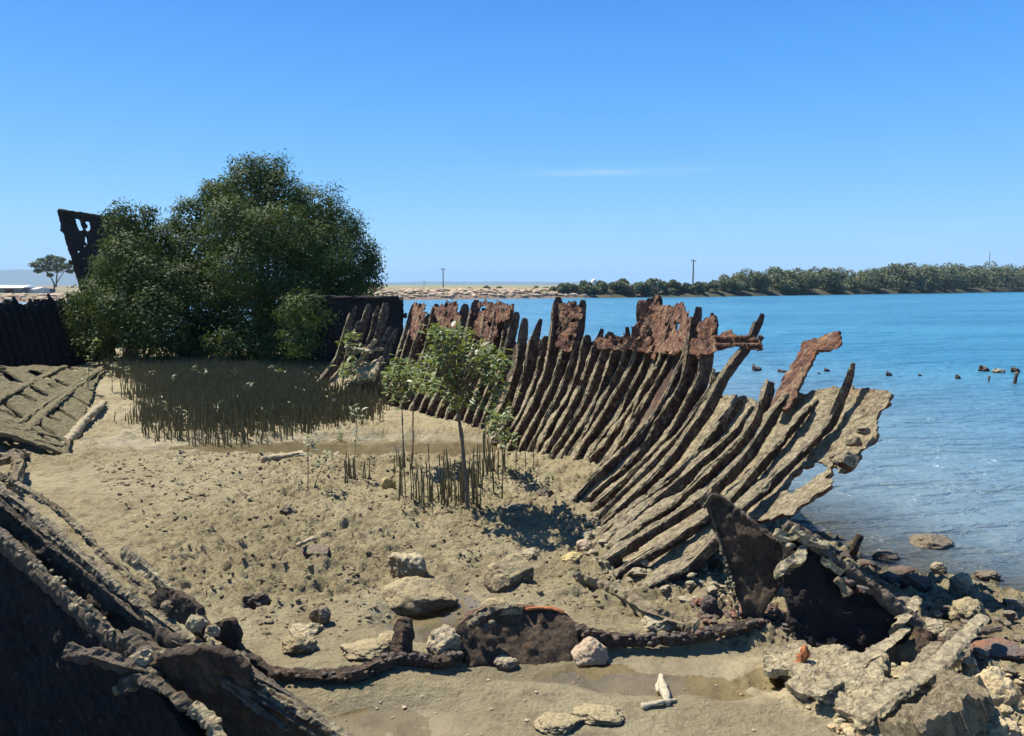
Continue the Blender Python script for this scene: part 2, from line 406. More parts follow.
# ------------------------------------------------------------------ ground
LAND = [(40, -60), (40, 0.5), (9, 3.9)]+[tuple(G(u, v, -0.15)[:2]) for u, v in ((1130, 628), (1024, 601), (985, 592), (945, 584), (900, 573), (860, 560), (828, 543), (795, 524))]+[(2.3, 9.0), (1.7, 10.5), (1.0, 13), (-0.6, 16), (-2.4, 19), (-4.5, 23),
        (-8, 29), (-20, 33), (-60, 34), (-60, -60)]
PUD = [(-2.2, 11.6, 2.7, 0.46), (-0.50, 5.50, 0.28, 0.36), (-0.25, 5.32, 0.30, 0.12), (1.20, 4.60, 0.72, 0.22), (-0.80, 4.05, 0.40, 0.22)]
CRUST = [(2.05, 4.32, 0.62, 0.45), (1.75, 4.62, 0.35, 0.25), (2.6, 4.2, 0.6, 0.55), (2.35, 4.72, 0.5, 0.40)]
WL = -0.15
def ground(X, Y):
    P2 = np.stack([X, Y, np.zeros_like(X)], -1)
    d = -sdf_poly(X, Y, LAND) + 0.12*fbm(P2*1.2, 3, 5)
    z = np.where(d > 0, WL+0.17*(1-np.exp(-np.maximum(d, 0)/0.6)), np.maximum(WL+d*0.16, -1.6))
    far = np.clip((30-np.hypot(X, Y))/15, 0, 1)
    z = z + np.where(d > 0, 1, 0.3)*far*(np.clip((np.hypot(X, Y)-4)/8, 0.25, 1)*0.055*fbm(P2*0.55, 3, 11))
    rough = np.clip(0.5+0.9*fbm(P2*0.45, 3, 21), 0.12, 1)
    n = fbm(P2*5.5, 5, 31, 0.6)
    ridg = np.abs(fbm(P2*3.2, 4, 41, 0.55))
    z = z + far*(0.034*n*rough - 0.055*(ridg-0.3)*rough)
    lum = fbm(P2*24, 3, 51, 0.65)
    z = z + far*0.075*np.clip(lum-0.05, 0, 0.6)*rough
    wet = np.zeros_like(X)
    for (cx, cy, rx, ry) in PUD:
        q = np.sqrt(((X-cx)/rx)**2+((Y-cy)/ry)**2) + 0.22*fbm(P2*3.0, 3, 61)
        k = np.clip((1.9-q)/1.0, 0, 1); k = k*k*(3-2*k)
        z = z*(1-k) + k*(-0.085+0.012*n)
        wet = np.maximum(wet, np.clip((1.9-q)/0.9, 0, 1))
    # smooth wet floor in the foreground
    k = np.clip((4.8-Y)/0.5, 0, 1)*np.clip(1-np.abs(X-0.4)/2.2, 0, 1)**0.5
    z = z*(1-0.6*k) - 0.02*k
    wet = np.maximum(wet, 0.25*k)
    wet = np.maximum(wet, 0.28*np.clip(fbm(P2*0.7, 4, 63, 0.6)*1.6-0.15, 0, 1)*np.clip((14-Y)/3, 0, 1))
    cr = np.zeros_like(X)
    for (cx, cy, rx, ry) in CRUST:
        q = np.sqrt(((X-cx)/rx)**2+((Y-cy)/ry)**2) + 0.3*fbm(P2*3.5, 4, 71)
        k = np.clip((1.15-q)/0.35, 0, 1)
        cr = np.maximum(cr, k)
        z = z + k*0.012
    z = z + cr*0.03*fbm(P2*9, 4, 81, 0.6)
    # banked mud against the side of the hull
    hx = np.interp(Y, [4.5, 5.9, 7, 10, 12.8, 15.5, 17.7], [1.8, 1.0, .9, .62, .13, -1.6, -2.9])
    k = np.exp(-((X-hx-0.25)/0.4)**2)*np.clip((Y-5.2)/1, 0, 1)*np.clip((18-Y)/2, 0, 1)
    z = z + 0.05*k + 0.04*k*fbm(P2*4, 4, 91, 0.6)
    for (cx, cy, rx, ry, dz) in [(2.52, 4.80, 0.26, 0.18, 0.26), (2.95, 4.36, 0.22, 0.14, 0.2), (1.90, 4.48, 0.10, 0.06, 0.10), (2.0, 4.86, 0.7, 0.16, 0.10)]:
        z = z-dz*np.exp(-(((X-cx)/rx)**2+((Y-cy)/ry)**2)**1.5)
    k = np.exp(-(((X-0.05)/0.65)**4+((Y-4.80)/0.25)**4)); z = z*(1-k)-0.105*k
    k = np.exp(-(((X-1.2)/0.8)**4+((Y-4.86)/0.20)**4)); z = z*(1-k)+(-0.045+0.01*n)*k
    # hollow dug outside the port side so the overhanging plates show black
    e = (X+1.55)*0.57+(Y-3.8)*0.82
    k = np.clip((-e+0.33)/0.25, 0, 1)*np.clip((-0.9-X)/0.4, 0, 1)
    z = z*(1-k) + k*(-0.75+0.08*n)
    wet = np.maximum(wet, 0.5*k)
    return z, np.clip(wet, 0, 1), cr
def axis(segs):
    r = []
    for a, b, st in segs: r += list(np.arange(a, b, st))
    return np.array(r)
def grow(st, to, g=1.35):
    r = []; x = 0.0
    while x < to: st *= g; x += st; r.append(x)
    return r
xs = axis([(-14, -6, 0.09), (-6, -3.2, 0.04), (-3.2, 4.6, 0.022), (4.6, 7.5, 0.06)])
xs = np.array([-14-x for x in reversed(grow(0.09, 4000))] + list(xs) + [7.5+x for x in grow(0.06, 4000)])
ys = axis([(2.0, 3.6, 0.06), (3.6, 7.5, 0.018), (7.5, 11, 0.03), (11, 16, 0.06), (16, 34, 0.2)])
ys = np.array([2.0-x for x in reversed(grow(0.06, 60))] + list(ys) + [34+x for x in grow(0.2, 5000)])
XX, YY = np.meshgrid(xs, ys)
ZZ, WET, CR = ground(XX, YY)
nx, ny = len(xs), len(ys)
V = np.stack([XX, YY, ZZ], -1).reshape(-1, 3)
ii = (np.arange(ny-1)[:, None]*nx+np.arange(nx-1)[None, :]).ravel()
Fq = np.stack([ii, ii+1, ii+nx+1, ii+nx], -1)
def grid_mesh(V, Fq, name):
    me = bpy.data.meshes.new(name); n = len(Fq)
    me.vertices.add(len(V)); me.vertices.foreach_set('co', V.astype(np.float32).ravel())
    me.loops.add(n*4); me.loops.foreach_set('vertex_index', Fq.astype(np.int32).ravel())
    me.polygons.add(n); me.polygons.foreach_set('loop_start', np.arange(0, n*4, 4, dtype=np.int32))
    me.polygons.foreach_set('loop_total', np.full(n, 4, dtype=np.int32)); me.update(calc_edges=True); return me
me = grid_mesh(V, Fq, "mud_ground"); attr(me, "wet", WET.ravel()); attr(me, "crust", CR.ravel())
structure(link("mud_ground", me, M_MUD))
def gz(x, y):
    z, _, _ = ground(np.array([float(x)]), np.array([float(y)])); return float(z[0])
def GG(u, v):                              # point of the real ground seen at a pixel
    z = 0.0
    for _ in range(4):
        p = G(u, v, z); z = gz(p[0], p[1])
    return G(u, v, z)

# sea
wx = np.array([-8-x for x in reversed(grow(0.2, 6000))] + list(np.arange(-8, 12, 0.2)) + [12+x for x in grow(0.2, 6000)])
wy = np.array([-60, -20, -6] + list(np.arange(0, 24, 0.2)) + [24+x for x in grow(0.2, 6000)])
X2, Y2 = np.meshgrid(wx, wy)
dl = sdf_poly(X2, Y2, LAND)
V = np.stack([X2, Y2, np.full_like(X2, WL)], -1).reshape(-1, 3)
ii = (np.arange(len(wy)-1)[:, None]*len(wx)+np.arange(len(wx)-1)[None, :]).ravel()
Fq = np.stack([ii, ii+1, ii+len(wx)+1, ii+len(wx)], -1)
Fq = Fq[(dl.ravel()[Fq] > -1.6).any(1)]
me = grid_mesh(V, Fq, "water")
attr(me, "depth", np.clip(dl/18.0, 0, 1).ravel()**0.55); attr(me, "clear", (0.85*np.clip(1-dl/1.8, 0, 1)).ravel())
structure(link("water", me, M_WATER))
# standing water left by the tide
for k, (cx, cy, rx, ry) in enumerate(PUD):
    a = np.linspace(0, 2*math.pi, 40, endpoint=False)
    V = np.stack([cx+1.5*rx*np.cos(a), cy+1.5*ry*np.sin(a), np.full(40, -0.062+0.0007*k)], -1)
    structure(link("puddle", mesh_np(V, [list(range(40))]), M_PUD))

# ------------------------------------------------------------------ generic shape builders
def clip_grid(P, Fv):                      # P (a,b,3), field Fv<0 kept; marching clip along the zero line
    na, nb = Fv.shape; verts = []; faces = []; vid = {}; eid = {}
    Pf = P.reshape(-1, 3); f = Fv.ravel()
    def vv(i):
        if i not in vid: vid[i] = len(verts); verts.append(Pf[i])
        return vid[i]
    def ee(i, j):
        k = (min(i, j), max(i, j))
        if k not in eid:
            t = f[i]/(f[i]-f[j]); t = min(max(t, 0.02), 0.98); eid[k] = len(verts); verts.append(Pf[i]*(1-t)+Pf[j]*t)
        return eid[k]
    for a in range(na-1):
        for b in range(nb-1):
            q = (a*nb+b, (a+1)*nb+b, (a+1)*nb+b+1, a*nb+b+1)
            s = [f[i] < 0 for i in q]
            if all(s): faces.append([vv(i) for i in q]); continue
            if not any(s): continue
            for tri in ((q[0], q[1], q[2]), (q[0], q[2], q[3])):
                poly = []
                for k in range(3):
                    i, j = tri[k], tri[(k+1) % 3]
                    if f[i] < 0: poly.append(vv(i))
                    if (f[i] < 0) != (f[j] < 0): poly.append(ee(i, j))
                if len(poly) >= 3: faces.append(poly)
    return np.array(verts).reshape(-1, 3), faces
def thicken(V, faces, thick, bumpy=0.0, sc=8.0, seed=0):
    bm = bmesh.new()
    vs = [bm.verts.new(v) for v in V]
    for fc in faces:
        try: bm.faces.new([vs[i] for i in fc])
        except ValueError: pass
    bm.normal_update()
    bmesh.ops.recalc_face_normals(bm, faces=bm.faces[:])
    bm.normal_update()
    if len(bm.faces):
        P = np.array([v.co[:] for v in bm.verts]); N = np.array([v.normal[:] for v in bm.verts])
        tk = thick*(1+0.5*fbm(P*sc*0.7, 3, seed+5))
        d = bumpy*fbm(P*sc, 4, seed, 0.6); d2 = bumpy*fbm(P*sc+50, 4, seed+3, 0.6)
        top = P+N*(d+tk/2)[:, None]; bot = P+N*(d2-tk/2)[:, None]
        n = len(P)
        bm.verts.index_update()
        fl = [[v.index for v in f.verts] for f in bm.faces]
        be = [(e.link_loops[0].vert.index, e.link_loops[0].link_loop_next.vert.index) for e in bm.edges if len(e.link_faces) == 1]
        Vn = np.concatenate([top, bot]); Fn = fl+[[i+n for i in reversed(f)] for f in fl]+[[j, i, i+n, j+n] for i, j in be]
        bm.free(); me = mesh_np(Vn, Fn); return me
    bm.free(); return mesh_np(np.zeros((0, 3)), [])
def plate_mesh(polys, p, n, thick=0.03, cell=0.025, jag=0.03, bumpy=0.015, seed=0, holes=(), curve=0.0, jsc=9.0):
    # polys/holes in the plane through p with normal n, given as 3-D points
    n = np.asarray(n, float); n /= np.linalg.norm(n)
    a = np.cross([0, 0, 1.0], n); a /= np.linalg.norm(a); b = np.cross(n, a)
    q = [((x-p)@a, (x-p)@b) for x in polys]
    A = np.array(q); lo = A.min(0)-0.08; hi = A.max(0)+0.08
    sa = np.arange(lo[0], hi[0]+cell, cell); sb = np.arange(lo[1], hi[1]+cell, cell)
    SA, SB = np.meshgrid(sa, sb, indexing='ij')
    P = p+SA[..., None]*a+SB[..., None]*b
    f = sdf_poly(SA, SB, q)
    for h in holes:
        hq = [((x-p)@a, (x-p)@b) for x in h]; f = np.maximum(f, -sdf_poly(SA, SB, hq))
    f = f+jag*fbm(P*jsc, 4, seed, 0.6)
    if curve:
        mid = (lo[0]+hi[0])/2; P = P+n*(curve*((SA-mid)/(hi[0]-lo[0])*2)**2)[..., None]
    P = P+n*(bumpy*2*fbm(P*2.5, 3, seed+9))[..., None]
    V, fc = clip_grid(P, f)
    return thicken(V, fc, thick, bumpy, 16, seed)
def plane3(a, b, c):
    n = np.cross(b-a, c-a); n /= np.linalg.norm(n)
    if n@(CAM-a) < 0: n = -n
    return a, n
def px_plate(px, pl, **kw):
    p, n = pl
    kw['holes'] = [[PLN(u, v, p, n) for u, v in h] for h in kw.get('holes', ())]
    return plate_mesh([PLN(u, v, p, n) for u, v in px], p, n, **kw)
def tube_mesh(pts, w, d=None, updir=(0, 0, 1), ns=10, seg=0.03, rough=0.012, sc=9.0, seed=0, taper0=1.0, taper1=1.0, square=0.6, prof=None):
    # a rough bar along pts; w across, d along updir
    pts = np.asarray(pts, float); d = w if d is None else d
    L = np.r_[0, np.cumsum(np.linalg.norm(np.diff(pts, axis=0), axis=1))]
    m = max(3, int(L[-1]/seg)); s = np.linspace(0, L[-1], m)
    C = np.stack([np.interp(s, L, pts[:, k]) for k in range(3)], -1)
    for _ in range(3):
        C[1:-1] = 0.25*C[:-2]+0.5*C[1:-1]+0.25*C[2:]
    T = np.gradient(C, axis=0); T /= np.linalg.norm(T, axis=1)[:, None]
    U = np.asarray(updir, float)
    U = np.tile(U, (m, 1)) if U.ndim == 1 else U
    bad = np.abs((T*U).sum(1)) > 0.93*np.linalg.norm(U, axis=1); U = np.where(bad[:, None], np.array([0.05, 1.0, 0.1]), U)
    B = np.cross(T, U); B /= np.linalg.norm(B, axis=1)[:, None]; N = np.cross(B, T)
    a = np.linspace(0, 2*math.pi, ns, endpoint=False)+math.pi/ns
    ca, sa = np.cos(a), np.sin(a)
    k = (np.abs(ca)**(2/square*0.5+1)+np.abs(sa)**(2/square*0.5+1))**(-0.5) if square < 1 else np.ones(ns)
    k = np.minimum(k, 1.3)
    t = s/L[-1]
    tp = taper0+(taper1-taper0)*t
    if prof is not None: tp = tp*np.interp(t, [x for x, _ in prof], [y for _, y in prof])
    P = C[:, None]+(B[:, None]*(ca*k)[None, :, None]*(w/2)+N[:, None]*(sa*k)[None, :, None]*(d/2))*tp[:, None, None]
    Q = np.stack([np.repeat((s*3.0+seed*3.7)[:, None], ns, 1), np.repeat((ca*2.6)[None], m, 0), np.repeat((sa*2.6)[None], m, 0)], -1)
    R = P-C[:, None]; ln = np.linalg.norm(R, axis=2, keepdims=True)+1e-9
    P = P+R/ln*(rough*0.55*fbm(P*sc*2.1, 4, seed, 0.65)+rough*1.0*fbm(Q, 4, seed+4, 0.6))[..., None]*np.minimum(1, ln/(w*0.3))
    V = np.concatenate([P.reshape(-1, 3), C[:1]-T[:1]*w*0.15*taper0, C[-1:]+T[-1:]*w*0.15*taper1])
    fs = []
    for i in range(m-1):
        for j in range(ns):
            j2 = (j+1) % ns; fs.append([i*ns+j, i*ns+j2, (i+1)*ns+j2, (i+1)*ns+j])
    for j in range(ns):
        j2 = (j+1) % ns; fs.append([m*ns, j2, j]); fs.append([m*ns+1, (m-1)*ns+j, (m-1)*ns+j2])
    return mesh_np(V, fs)
def join_np(parts):
    V = []; Fc = []; n = 0
    for v, f in parts:
        V.append(v); Fc += [[i+n for i in q] for q in f]; n += len(v)
    return np.concatenate(V), Fc
def me_np(me):
    v = np.zeros(len(me.vertices)*3); me.vertices.foreach_get('co', v)
    f = [list(p.vertices) for p in me.polygons]; bpy.data.meshes.remove(me); return v.reshape(-1, 3), f
def merge(meshes): return mesh_np(*join_np([me_np(m) for m in meshes]))
_ico = {}
def ico(sub):
    if sub not in _ico:
        bm = bmesh.new(); bmesh.ops.create_icosphere(bm, subdivisions=sub, radius=1.0); bm.verts.index_update()
        _ico[sub] = (np.array([v.co[:] for v in bm.verts]), [[v.index for v in f.verts] for f in bm.faces]); bm.free()
    return _ico[sub]
def rock_np(c, size, seed, sub=4, ang=9, rough=0.10, rot=0.0):
    r = np.random.default_rng(seed); v, f = ico(sub); v = v.copy()
    for _ in range(ang):
        n = r.normal(size=3); n /= np.linalg.norm(n); dd = r.uniform(0.55, 0.9)
        e = v@n-dd; v = v-np.outer(np.maximum(e, 0)*0.92, n)
    v = v*(1+rough*fbm(v*2.2+seed, 4, seed, 0.6))[:, None]
    if sub > 2: v = v*(1+(0.028+0.12*rough)*fbm(v*7+seed, 3, seed+1, 0.65))[:, None]
    v = v/np.abs(v).max(0)
    v = v*np.asarray(size)/2
    cr, sr = math.cos(rot), math.sin(rot)
    v = np.stack([v[:, 0]*cr-v[:, 1]*sr, v[:, 0]*sr+v[:, 1]*cr, v[:, 2]], -1)
    return v+np.asarray(c), f
def leaf_mesh(C, L, W, N=None, tone=0.0, seed=0, dirs=None):
    # diamond leaves at centres C with length L and width W
    r = np.random.default_rng(seed); n = len(C)
    if N is None:
        N = r.normal(size=(n, 3)); N[:, 2] = np.abs(N[:, 2])+0.35
    N = N/np.linalg.norm(N, axis=1)[:, None]
    if dirs is None: dirs = r.normal(size=(n, 3))
    A = dirs-N*(dirs*N).sum(1)[:, None]; A /= np.linalg.norm(A, axis=1)[:, None]+1e-9
    B = np.cross(N, A); L = np.asarray(L).reshape(-1, 1); W = np.asarray(W).reshape(-1, 1)
    fold = N*W*0.25
    V = np.stack([C-A*L*0.5, C-A*L*0.05+B*W*0.5+fold, C+A*L*0.5, C-A*L*0.05-B*W*0.5+fold], 1).reshape(-1, 3)
    me = quads_np(V); attr(me, "rnd", np.repeat(np.clip(r.normal(0.45, 0.25, n)+tone, 0, 1), 4)); return me

# ------------------------------------------------------------------ air
hz = bpy.data.materials.new("haze"); hz.use_nodes = True
hn = hz.node_tree.nodes; hn.clear()
ho = hn.new("ShaderNodeOutputMaterial"); hv = hn.new("ShaderNodeVolumePrincipled")
hv.inputs['Color'].default_value = (0.48, 0.74, 1.0, 1); hv.inputs['Density'].default_value = 0.00014
hz.node_tree.links.new(hv.outputs[0], ho.inputs['Volume'])
def add_haze():
    x0, x1, y0, y1, z0, z1 = -12000, 16000, -400, 16000, -8, 130
    v = np.array([(x, y, z) for z in (z0, z1) for y in (y0, y1) for x in (x0, x1)], float)
    o = link("haze", mesh_np(v, [[0, 2, 3, 1], [4, 5, 7, 6], [0, 1, 5, 4], [2, 6, 7, 3], [0, 4, 6, 2], [1, 3, 7, 5]]), hz, None, False); o['kind'] = 'stuff'
add_haze()

# ------------------------------------------------------------------ far shore and hills
def wl_dist(u):                            # how far off the far waterline lies, by bearing
    v = np.interp(u, [-900, -200, 0, 60, 200, 400, 480, 560, 700, 800, 900, 1024, 1200, 2000], [300, 301.5, 302.2, 302, 301, 300, 299, 298, 297, 295.2, 293.6, 291.8, 290.6, 290])
    return (H-WL)*F/(v-285)
def mat_bank():
    m, nt, b, out = newmat("far_bank"); t = NT(nt); p = t.pos()
    n = t.noise(p, 0.25, 6, 0.7); n2 = t.noise(p, 0.05, 4, 0.6); n3 = t.noise(p, 1.3, 4, 0.7)
    c = t.ramp(n, [(0.35, (0.12, 0.125, 0.06)), (0.5, (0.24, 0.21, 0.11)), (0.65, (0.36, 0.30, 0.17))])
    c = t.mix(t.fr(n2, 0.45, 0.6), c, (0.15, 0.155, 0.075))
    z = t.sep(p)[2]
    c = t.mix(t.fr(z, 0.95, 0.55), c, t.ramp(n3, [(0.35, (0.09, 0.065, 0.05)), (0.62, (0.24, 0.175, 0.125))]))
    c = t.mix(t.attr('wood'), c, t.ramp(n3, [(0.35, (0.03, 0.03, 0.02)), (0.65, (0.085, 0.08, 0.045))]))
    t.set(b, color=c, rough=0.95, spec=0.2); return m
M_BANK = mat_bank()
us = np.arange(-900, 2001, 8.0)
offs = np.array([-3, 0, 1.5, 3, 5, 8, 12, 18, 26, 40, 70, 120, 250, 600, 1500, 4000, 9000])
hts = np.array([-0.9, WL-0.02, 0.25, 0.55, 0.95, 1.25, 1.40, 1.45, 1.5, 1.5, 1.5, 1.5, 1.45, 1.4, 1.3, 1.2, 1.0])
r0 = wl_dist(us)
tilt = (us-512)/F
Yb = r0[:, None]+offs[None, :]
Xb = tilt[:, None]*Yb
Zb = hts[None, :]*np.where(hts[None, :] > 0, np.interp(us, [80, 250], [0.55, 1.0])[:, None], 1.0)
nn = fbm(np.stack([Xb*0.12, Yb*0.12, Yb*0], -1), 4, 7)
Zb = Zb+np.where(offs > 1, 0.22, 0.0)*nn*(offs < 700)
V = np.stack([Xb, Yb, Zb], -1).reshape(-1, 3); nb = len(offs)
ii = (np.arange(len(us)-1)[:, None]*nb+np.arange(nb-1)[None, :]).ravel()
me = grid_mesh(V, np.stack([ii, ii+nb, ii+nb+1, ii+1], -1), "far_shore")
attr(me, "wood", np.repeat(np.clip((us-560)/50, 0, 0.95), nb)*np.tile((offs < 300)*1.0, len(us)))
structure(link("far_shore", me, M_BANK))
# low hills far beyond
def hills(px, Y, name, depth=1500):
    u = np.array([a for a, _ in px], float); v = np.array([b for _, b in px], float)
    uu = np.arange(u[0], u[-1]+1, 4.0); vv = np.interp(uu, u, v)
    vv = vv+0.35*fbm(np.stack([uu*0.03, uu*0, uu*0], -1), 4, 3)
    prof = [(-0.5, 0.0), (-0.25, 0.55), (0.0, 1.0), (0.3, 0.9), (0.6, 0.0)]
    V = []
    for a, b in zip(uu, vv):
        top = max(D(a, b, Y)[2], 2)
        for o, h in prof:
            yy = Y+o*depth; V.append(((a-512)/F*yy, yy, h*top-2))
    n = len(prof); ii = (np.arange(len(uu)-1)[:, None]*n+np.arange(n-1)[None, :]).ravel()
    structure(link(name, grid_mesh(np.array(V), np.stack([ii, ii+n, ii+n+1, ii+1], -1), name), mat_plain(name, (0.09, 0.10, 0.06), 0.3, 0.004, 0.95, 0)))
hills([(-500, 272), (-200, 268), (0, 269.5), (30, 269.5), (70, 271), (110, 274), (200, 279), (300, 282), (340, 285)], 6000, "hills")
hills([(330, 284), (385, 281.8), (450, 281.2), (520, 281.5), (580, 281.8), (640, 283.5), (690, 285)], 6500, "hills")

def at_bank(u, off, z=1.45):
    z = z*float(np.interp(u, [80, 250], [0.55, 1.0]))
    Y = float(wl_dist(u))+off
    return np.array([(u-512)/F*Y, Y, z])
# riprap rocks on the far bank: uncountable at this distance
r = np.random.default_rng(3); ps = []
for k in range(520):
    u = r.uniform(372, 585) if k < 430 else r.uniform(-40, 70)
    o = r.uniform(1.2, 11); p = at_bank(u, o, np.interp(o, offs, hts)+0.1)
    s = r.uniform(0.35, 1.3); ps.append(rock_np(p, (s*1.3, s, s*0.75), k, 1, 5, 0.15))
o = link("riprap", mesh_np(*join_np(ps)), mat_plain("riprap", (0.40, 0.30, 0.20), 0.45, 0.6, 0.95, 0), None, False)
tag(o, "broken pale brown rocks heaped along the far bank", "rocks", kind='stuff')

def far_tree(u, vtop, wpx, off, label, seed, group, name="mangrove_tree", trunkz=0.5):
    r = np.random.default_rng(seed); b = at_bank(u, off, 0.7); Y = b[1]; top = D(u, vtop, Y)[2]; h = top-b[2]; w = wpx/F*Y
    t = thing(name, tuple(b), label, "tree", group)
    C = []
    nb = 13
    for k in range(nb):
        a = r.uniform(0, 2*math.pi); q = r.uniform(0.1, 1)**0.5
        c = np.array([b[0]+math.cos(a)*q*w*0.42, b[1]+math.sin(a)*q*w*0.36, b[2]+h*r.uniform(0.16, 0.80)*(1-0.2*q)])
        if k == 0: c = np.array([b[0]+r.normal()*w*0.08, b[1], b[2]+h*0.76])
        rad = min(w*0.30, h*0.30)*r.uniform(0.8, 1.15)
        d = r.normal(size=(320, 3)); d /= np.linalg.norm(d, axis=1)[:, None]
        C.append(c+d*rad*r.uniform(0.55, 1.05, (320, 1))*np.array([1.15, 1.15, 0.95]))
    C = np.concatenate(C); C = C[C[:, 2] > b[2]+0.15]
    s = r.uniform(0.26, 0.58, len(C))*max(0.7, min(1.3, h/6))
    part("crown", leaf_mesh(C, s*1.25, s*0.8, seed=seed), M_FAR, t, False)
    ms = [tube_mesh([b+np.array([dx, 0, -1.0]), b+np.array([dx*0.4, 0, h*0.3]), b+np.array([dx*2, 0.3, h*0.62])], 0.22, ns=5, seg=1.0, rough=0.02, taper1=0.5, seed=seed) for dx in (-w*0.07, w*0.08)]
    part("trunk", merge(ms), M_BARK, t)
FT = [(560, 284.5, 30, 6, "low outermost mangrove at the left tip of the far tree line"),
      (581, 281, 34, 5, "rounded mangrove second from the left tip of the far tree line"),
      (603, 281.5, 32, 6, "grey green far mangrove behind the tip of the short rusty plate"),
      (626, 279.5, 34, 5, "far mangrove with a slightly taller crown just left of the highest rusty plate"),
      (650, 279, 36, 5, "far mangrove standing right behind the highest rusty plate of the wreck"),
      (672, 280.5, 32, 6, "far mangrove left of the power pole on the far shore"),
      (691, 283, 24, 4, "small far mangrove at the foot of the power pole"),
      (708, 281, 30, 10, "low far mangrove just right of the power pole gap"),
      (727, 275, 40, 12, "stepped far mangrove where the tall tree line begins right of the pole"),
      (750, 270, 44, 14, "broad far mangrove above the leaning tall rib of the wreck"),
      (774, 267.5, 44, 16, "tall far mangrove right of the leaning tall rib"),
      (798, 269.5, 42, 12, "far mangrove above the bent top of the rusty plate"),
      (822, 267.5, 42, 14, "far mangrove right above the bent plate end, grey green"),
      (846, 268.5, 44, 12, "far mangrove over the gap between bent plate and hull corner"),
      (868, 270, 36, 10, "dipping lower far mangrove in the middle of the tall row"),
      (890, 263.5, 46, 16, "highest far mangrove with olive crown at the centre of the tall row"),
      (914, 264, 46, 14, "wide far mangrove right of the highest crown"),
      (938, 264.5, 46, 14, "far mangrove two crowns left of the thin mast"),
      (962, 265, 44, 16, "far mangrove just left of the thin mast on the skyline"),
      (985, 263.5, 46, 18, "rounded far mangrove under the thin mast"),
      (1008, 265, 44, 16, "far mangrove near the right edge with a gap of sky beside it"),
      (1034, 264, 50, 16, "far mangrove cut by the right edge of the view")]
for k, (u, vt, w, off, lab) in enumerate(FT):
    far_tree(u, vt-0.5, w*1.12, 3+off*0.4, lab, 100+k, "mangroves along the far shore")
for k, u in enumerate(range(735, 1040, 22)):   # a second line behind closes the wood
    far_tree(u, np.interp(u, [735, 780, 860, 900, 1040], [273, 269, 269, 265.5, 265.5])+1.0, 40, 34, "dusty grey green mangrove in the rear line of the far wood", 200+k, "rear mangroves of the far wood")
for k, (u, vt, w) in enumerate([(470, 288, 7), (487, 286.2, 6), (499, 286.6, 8), (536, 286.5, 7), (546, 287, 6)]):
    far_tree(u, vt, w, 30+6*k, ["low dark scrub bush on the far bank, nearest the left pole", "smaller dark bush on the far bank beside the low one", "round bush alone on the far bank above the rocks", "bush near the right end of the bare far bank", "last small bush before the far mangroves begin"][k], 300+k, "scrub bushes on the far bank", "scrub_bush")
# eucalypt beyond the water at the left
p = at_bank(53, 46, 1.4); Y = p[1]; sc = Y/F
t = thing("gum_tree", tuple(p), "lone flat topped gum tree with a bare forked trunk beyond the water at left", "tree")
r = np.random.default_rng(9); C = []
for (u, v, rp) in [(35, 265, 6), (43, 262, 7), (51, 258, 6), (60, 260, 6), (67, 266, 6), (46, 269, 6), (58, 269, 7), (38, 271, 4), (70, 271, 4), (54, 264, 7), (50, 275, 3)]:
    c = D(u, v, Y+r.uniform(-2, 2)); rad = rp*sc
    d = r.normal(size=(170, 3)); d /= np.linalg.norm(d, axis=1)[:, None]
    C.append(c+d*rad*r.uniform(0.4, 1.0, (170, 1))*np.array([1, 1, 0.6]))
C = np.concatenate(C); part("crown", leaf_mesh(C, np.full(len(C), 0.55), np.full(len(C), 0.32), seed=4), M_FAR, t, False)
def q3(L): return [D(u, v, Y) for u, v in L]
ms = [tube_mesh([p-np.array([0, 0, .5])]+q3([(56, 288), (53, 280), (47, 272), (42, 264)]), 0.36, ns=6, seg=0.6, rough=0.02, taper1=0.4),
      tube_mesh(q3([(56, 287), (57, 278), (57, 268), (60, 261)]), 0.3, ns=6, seg=0.6, rough=0.02, taper1=0.4),
      tube_mesh(q3([(56, 284), (61, 276), (67, 268)]), 0.22, ns=6, seg=0.6, rough=0.02, taper1=0.4)]
part("trunk", merge(ms), M_BARK, t)

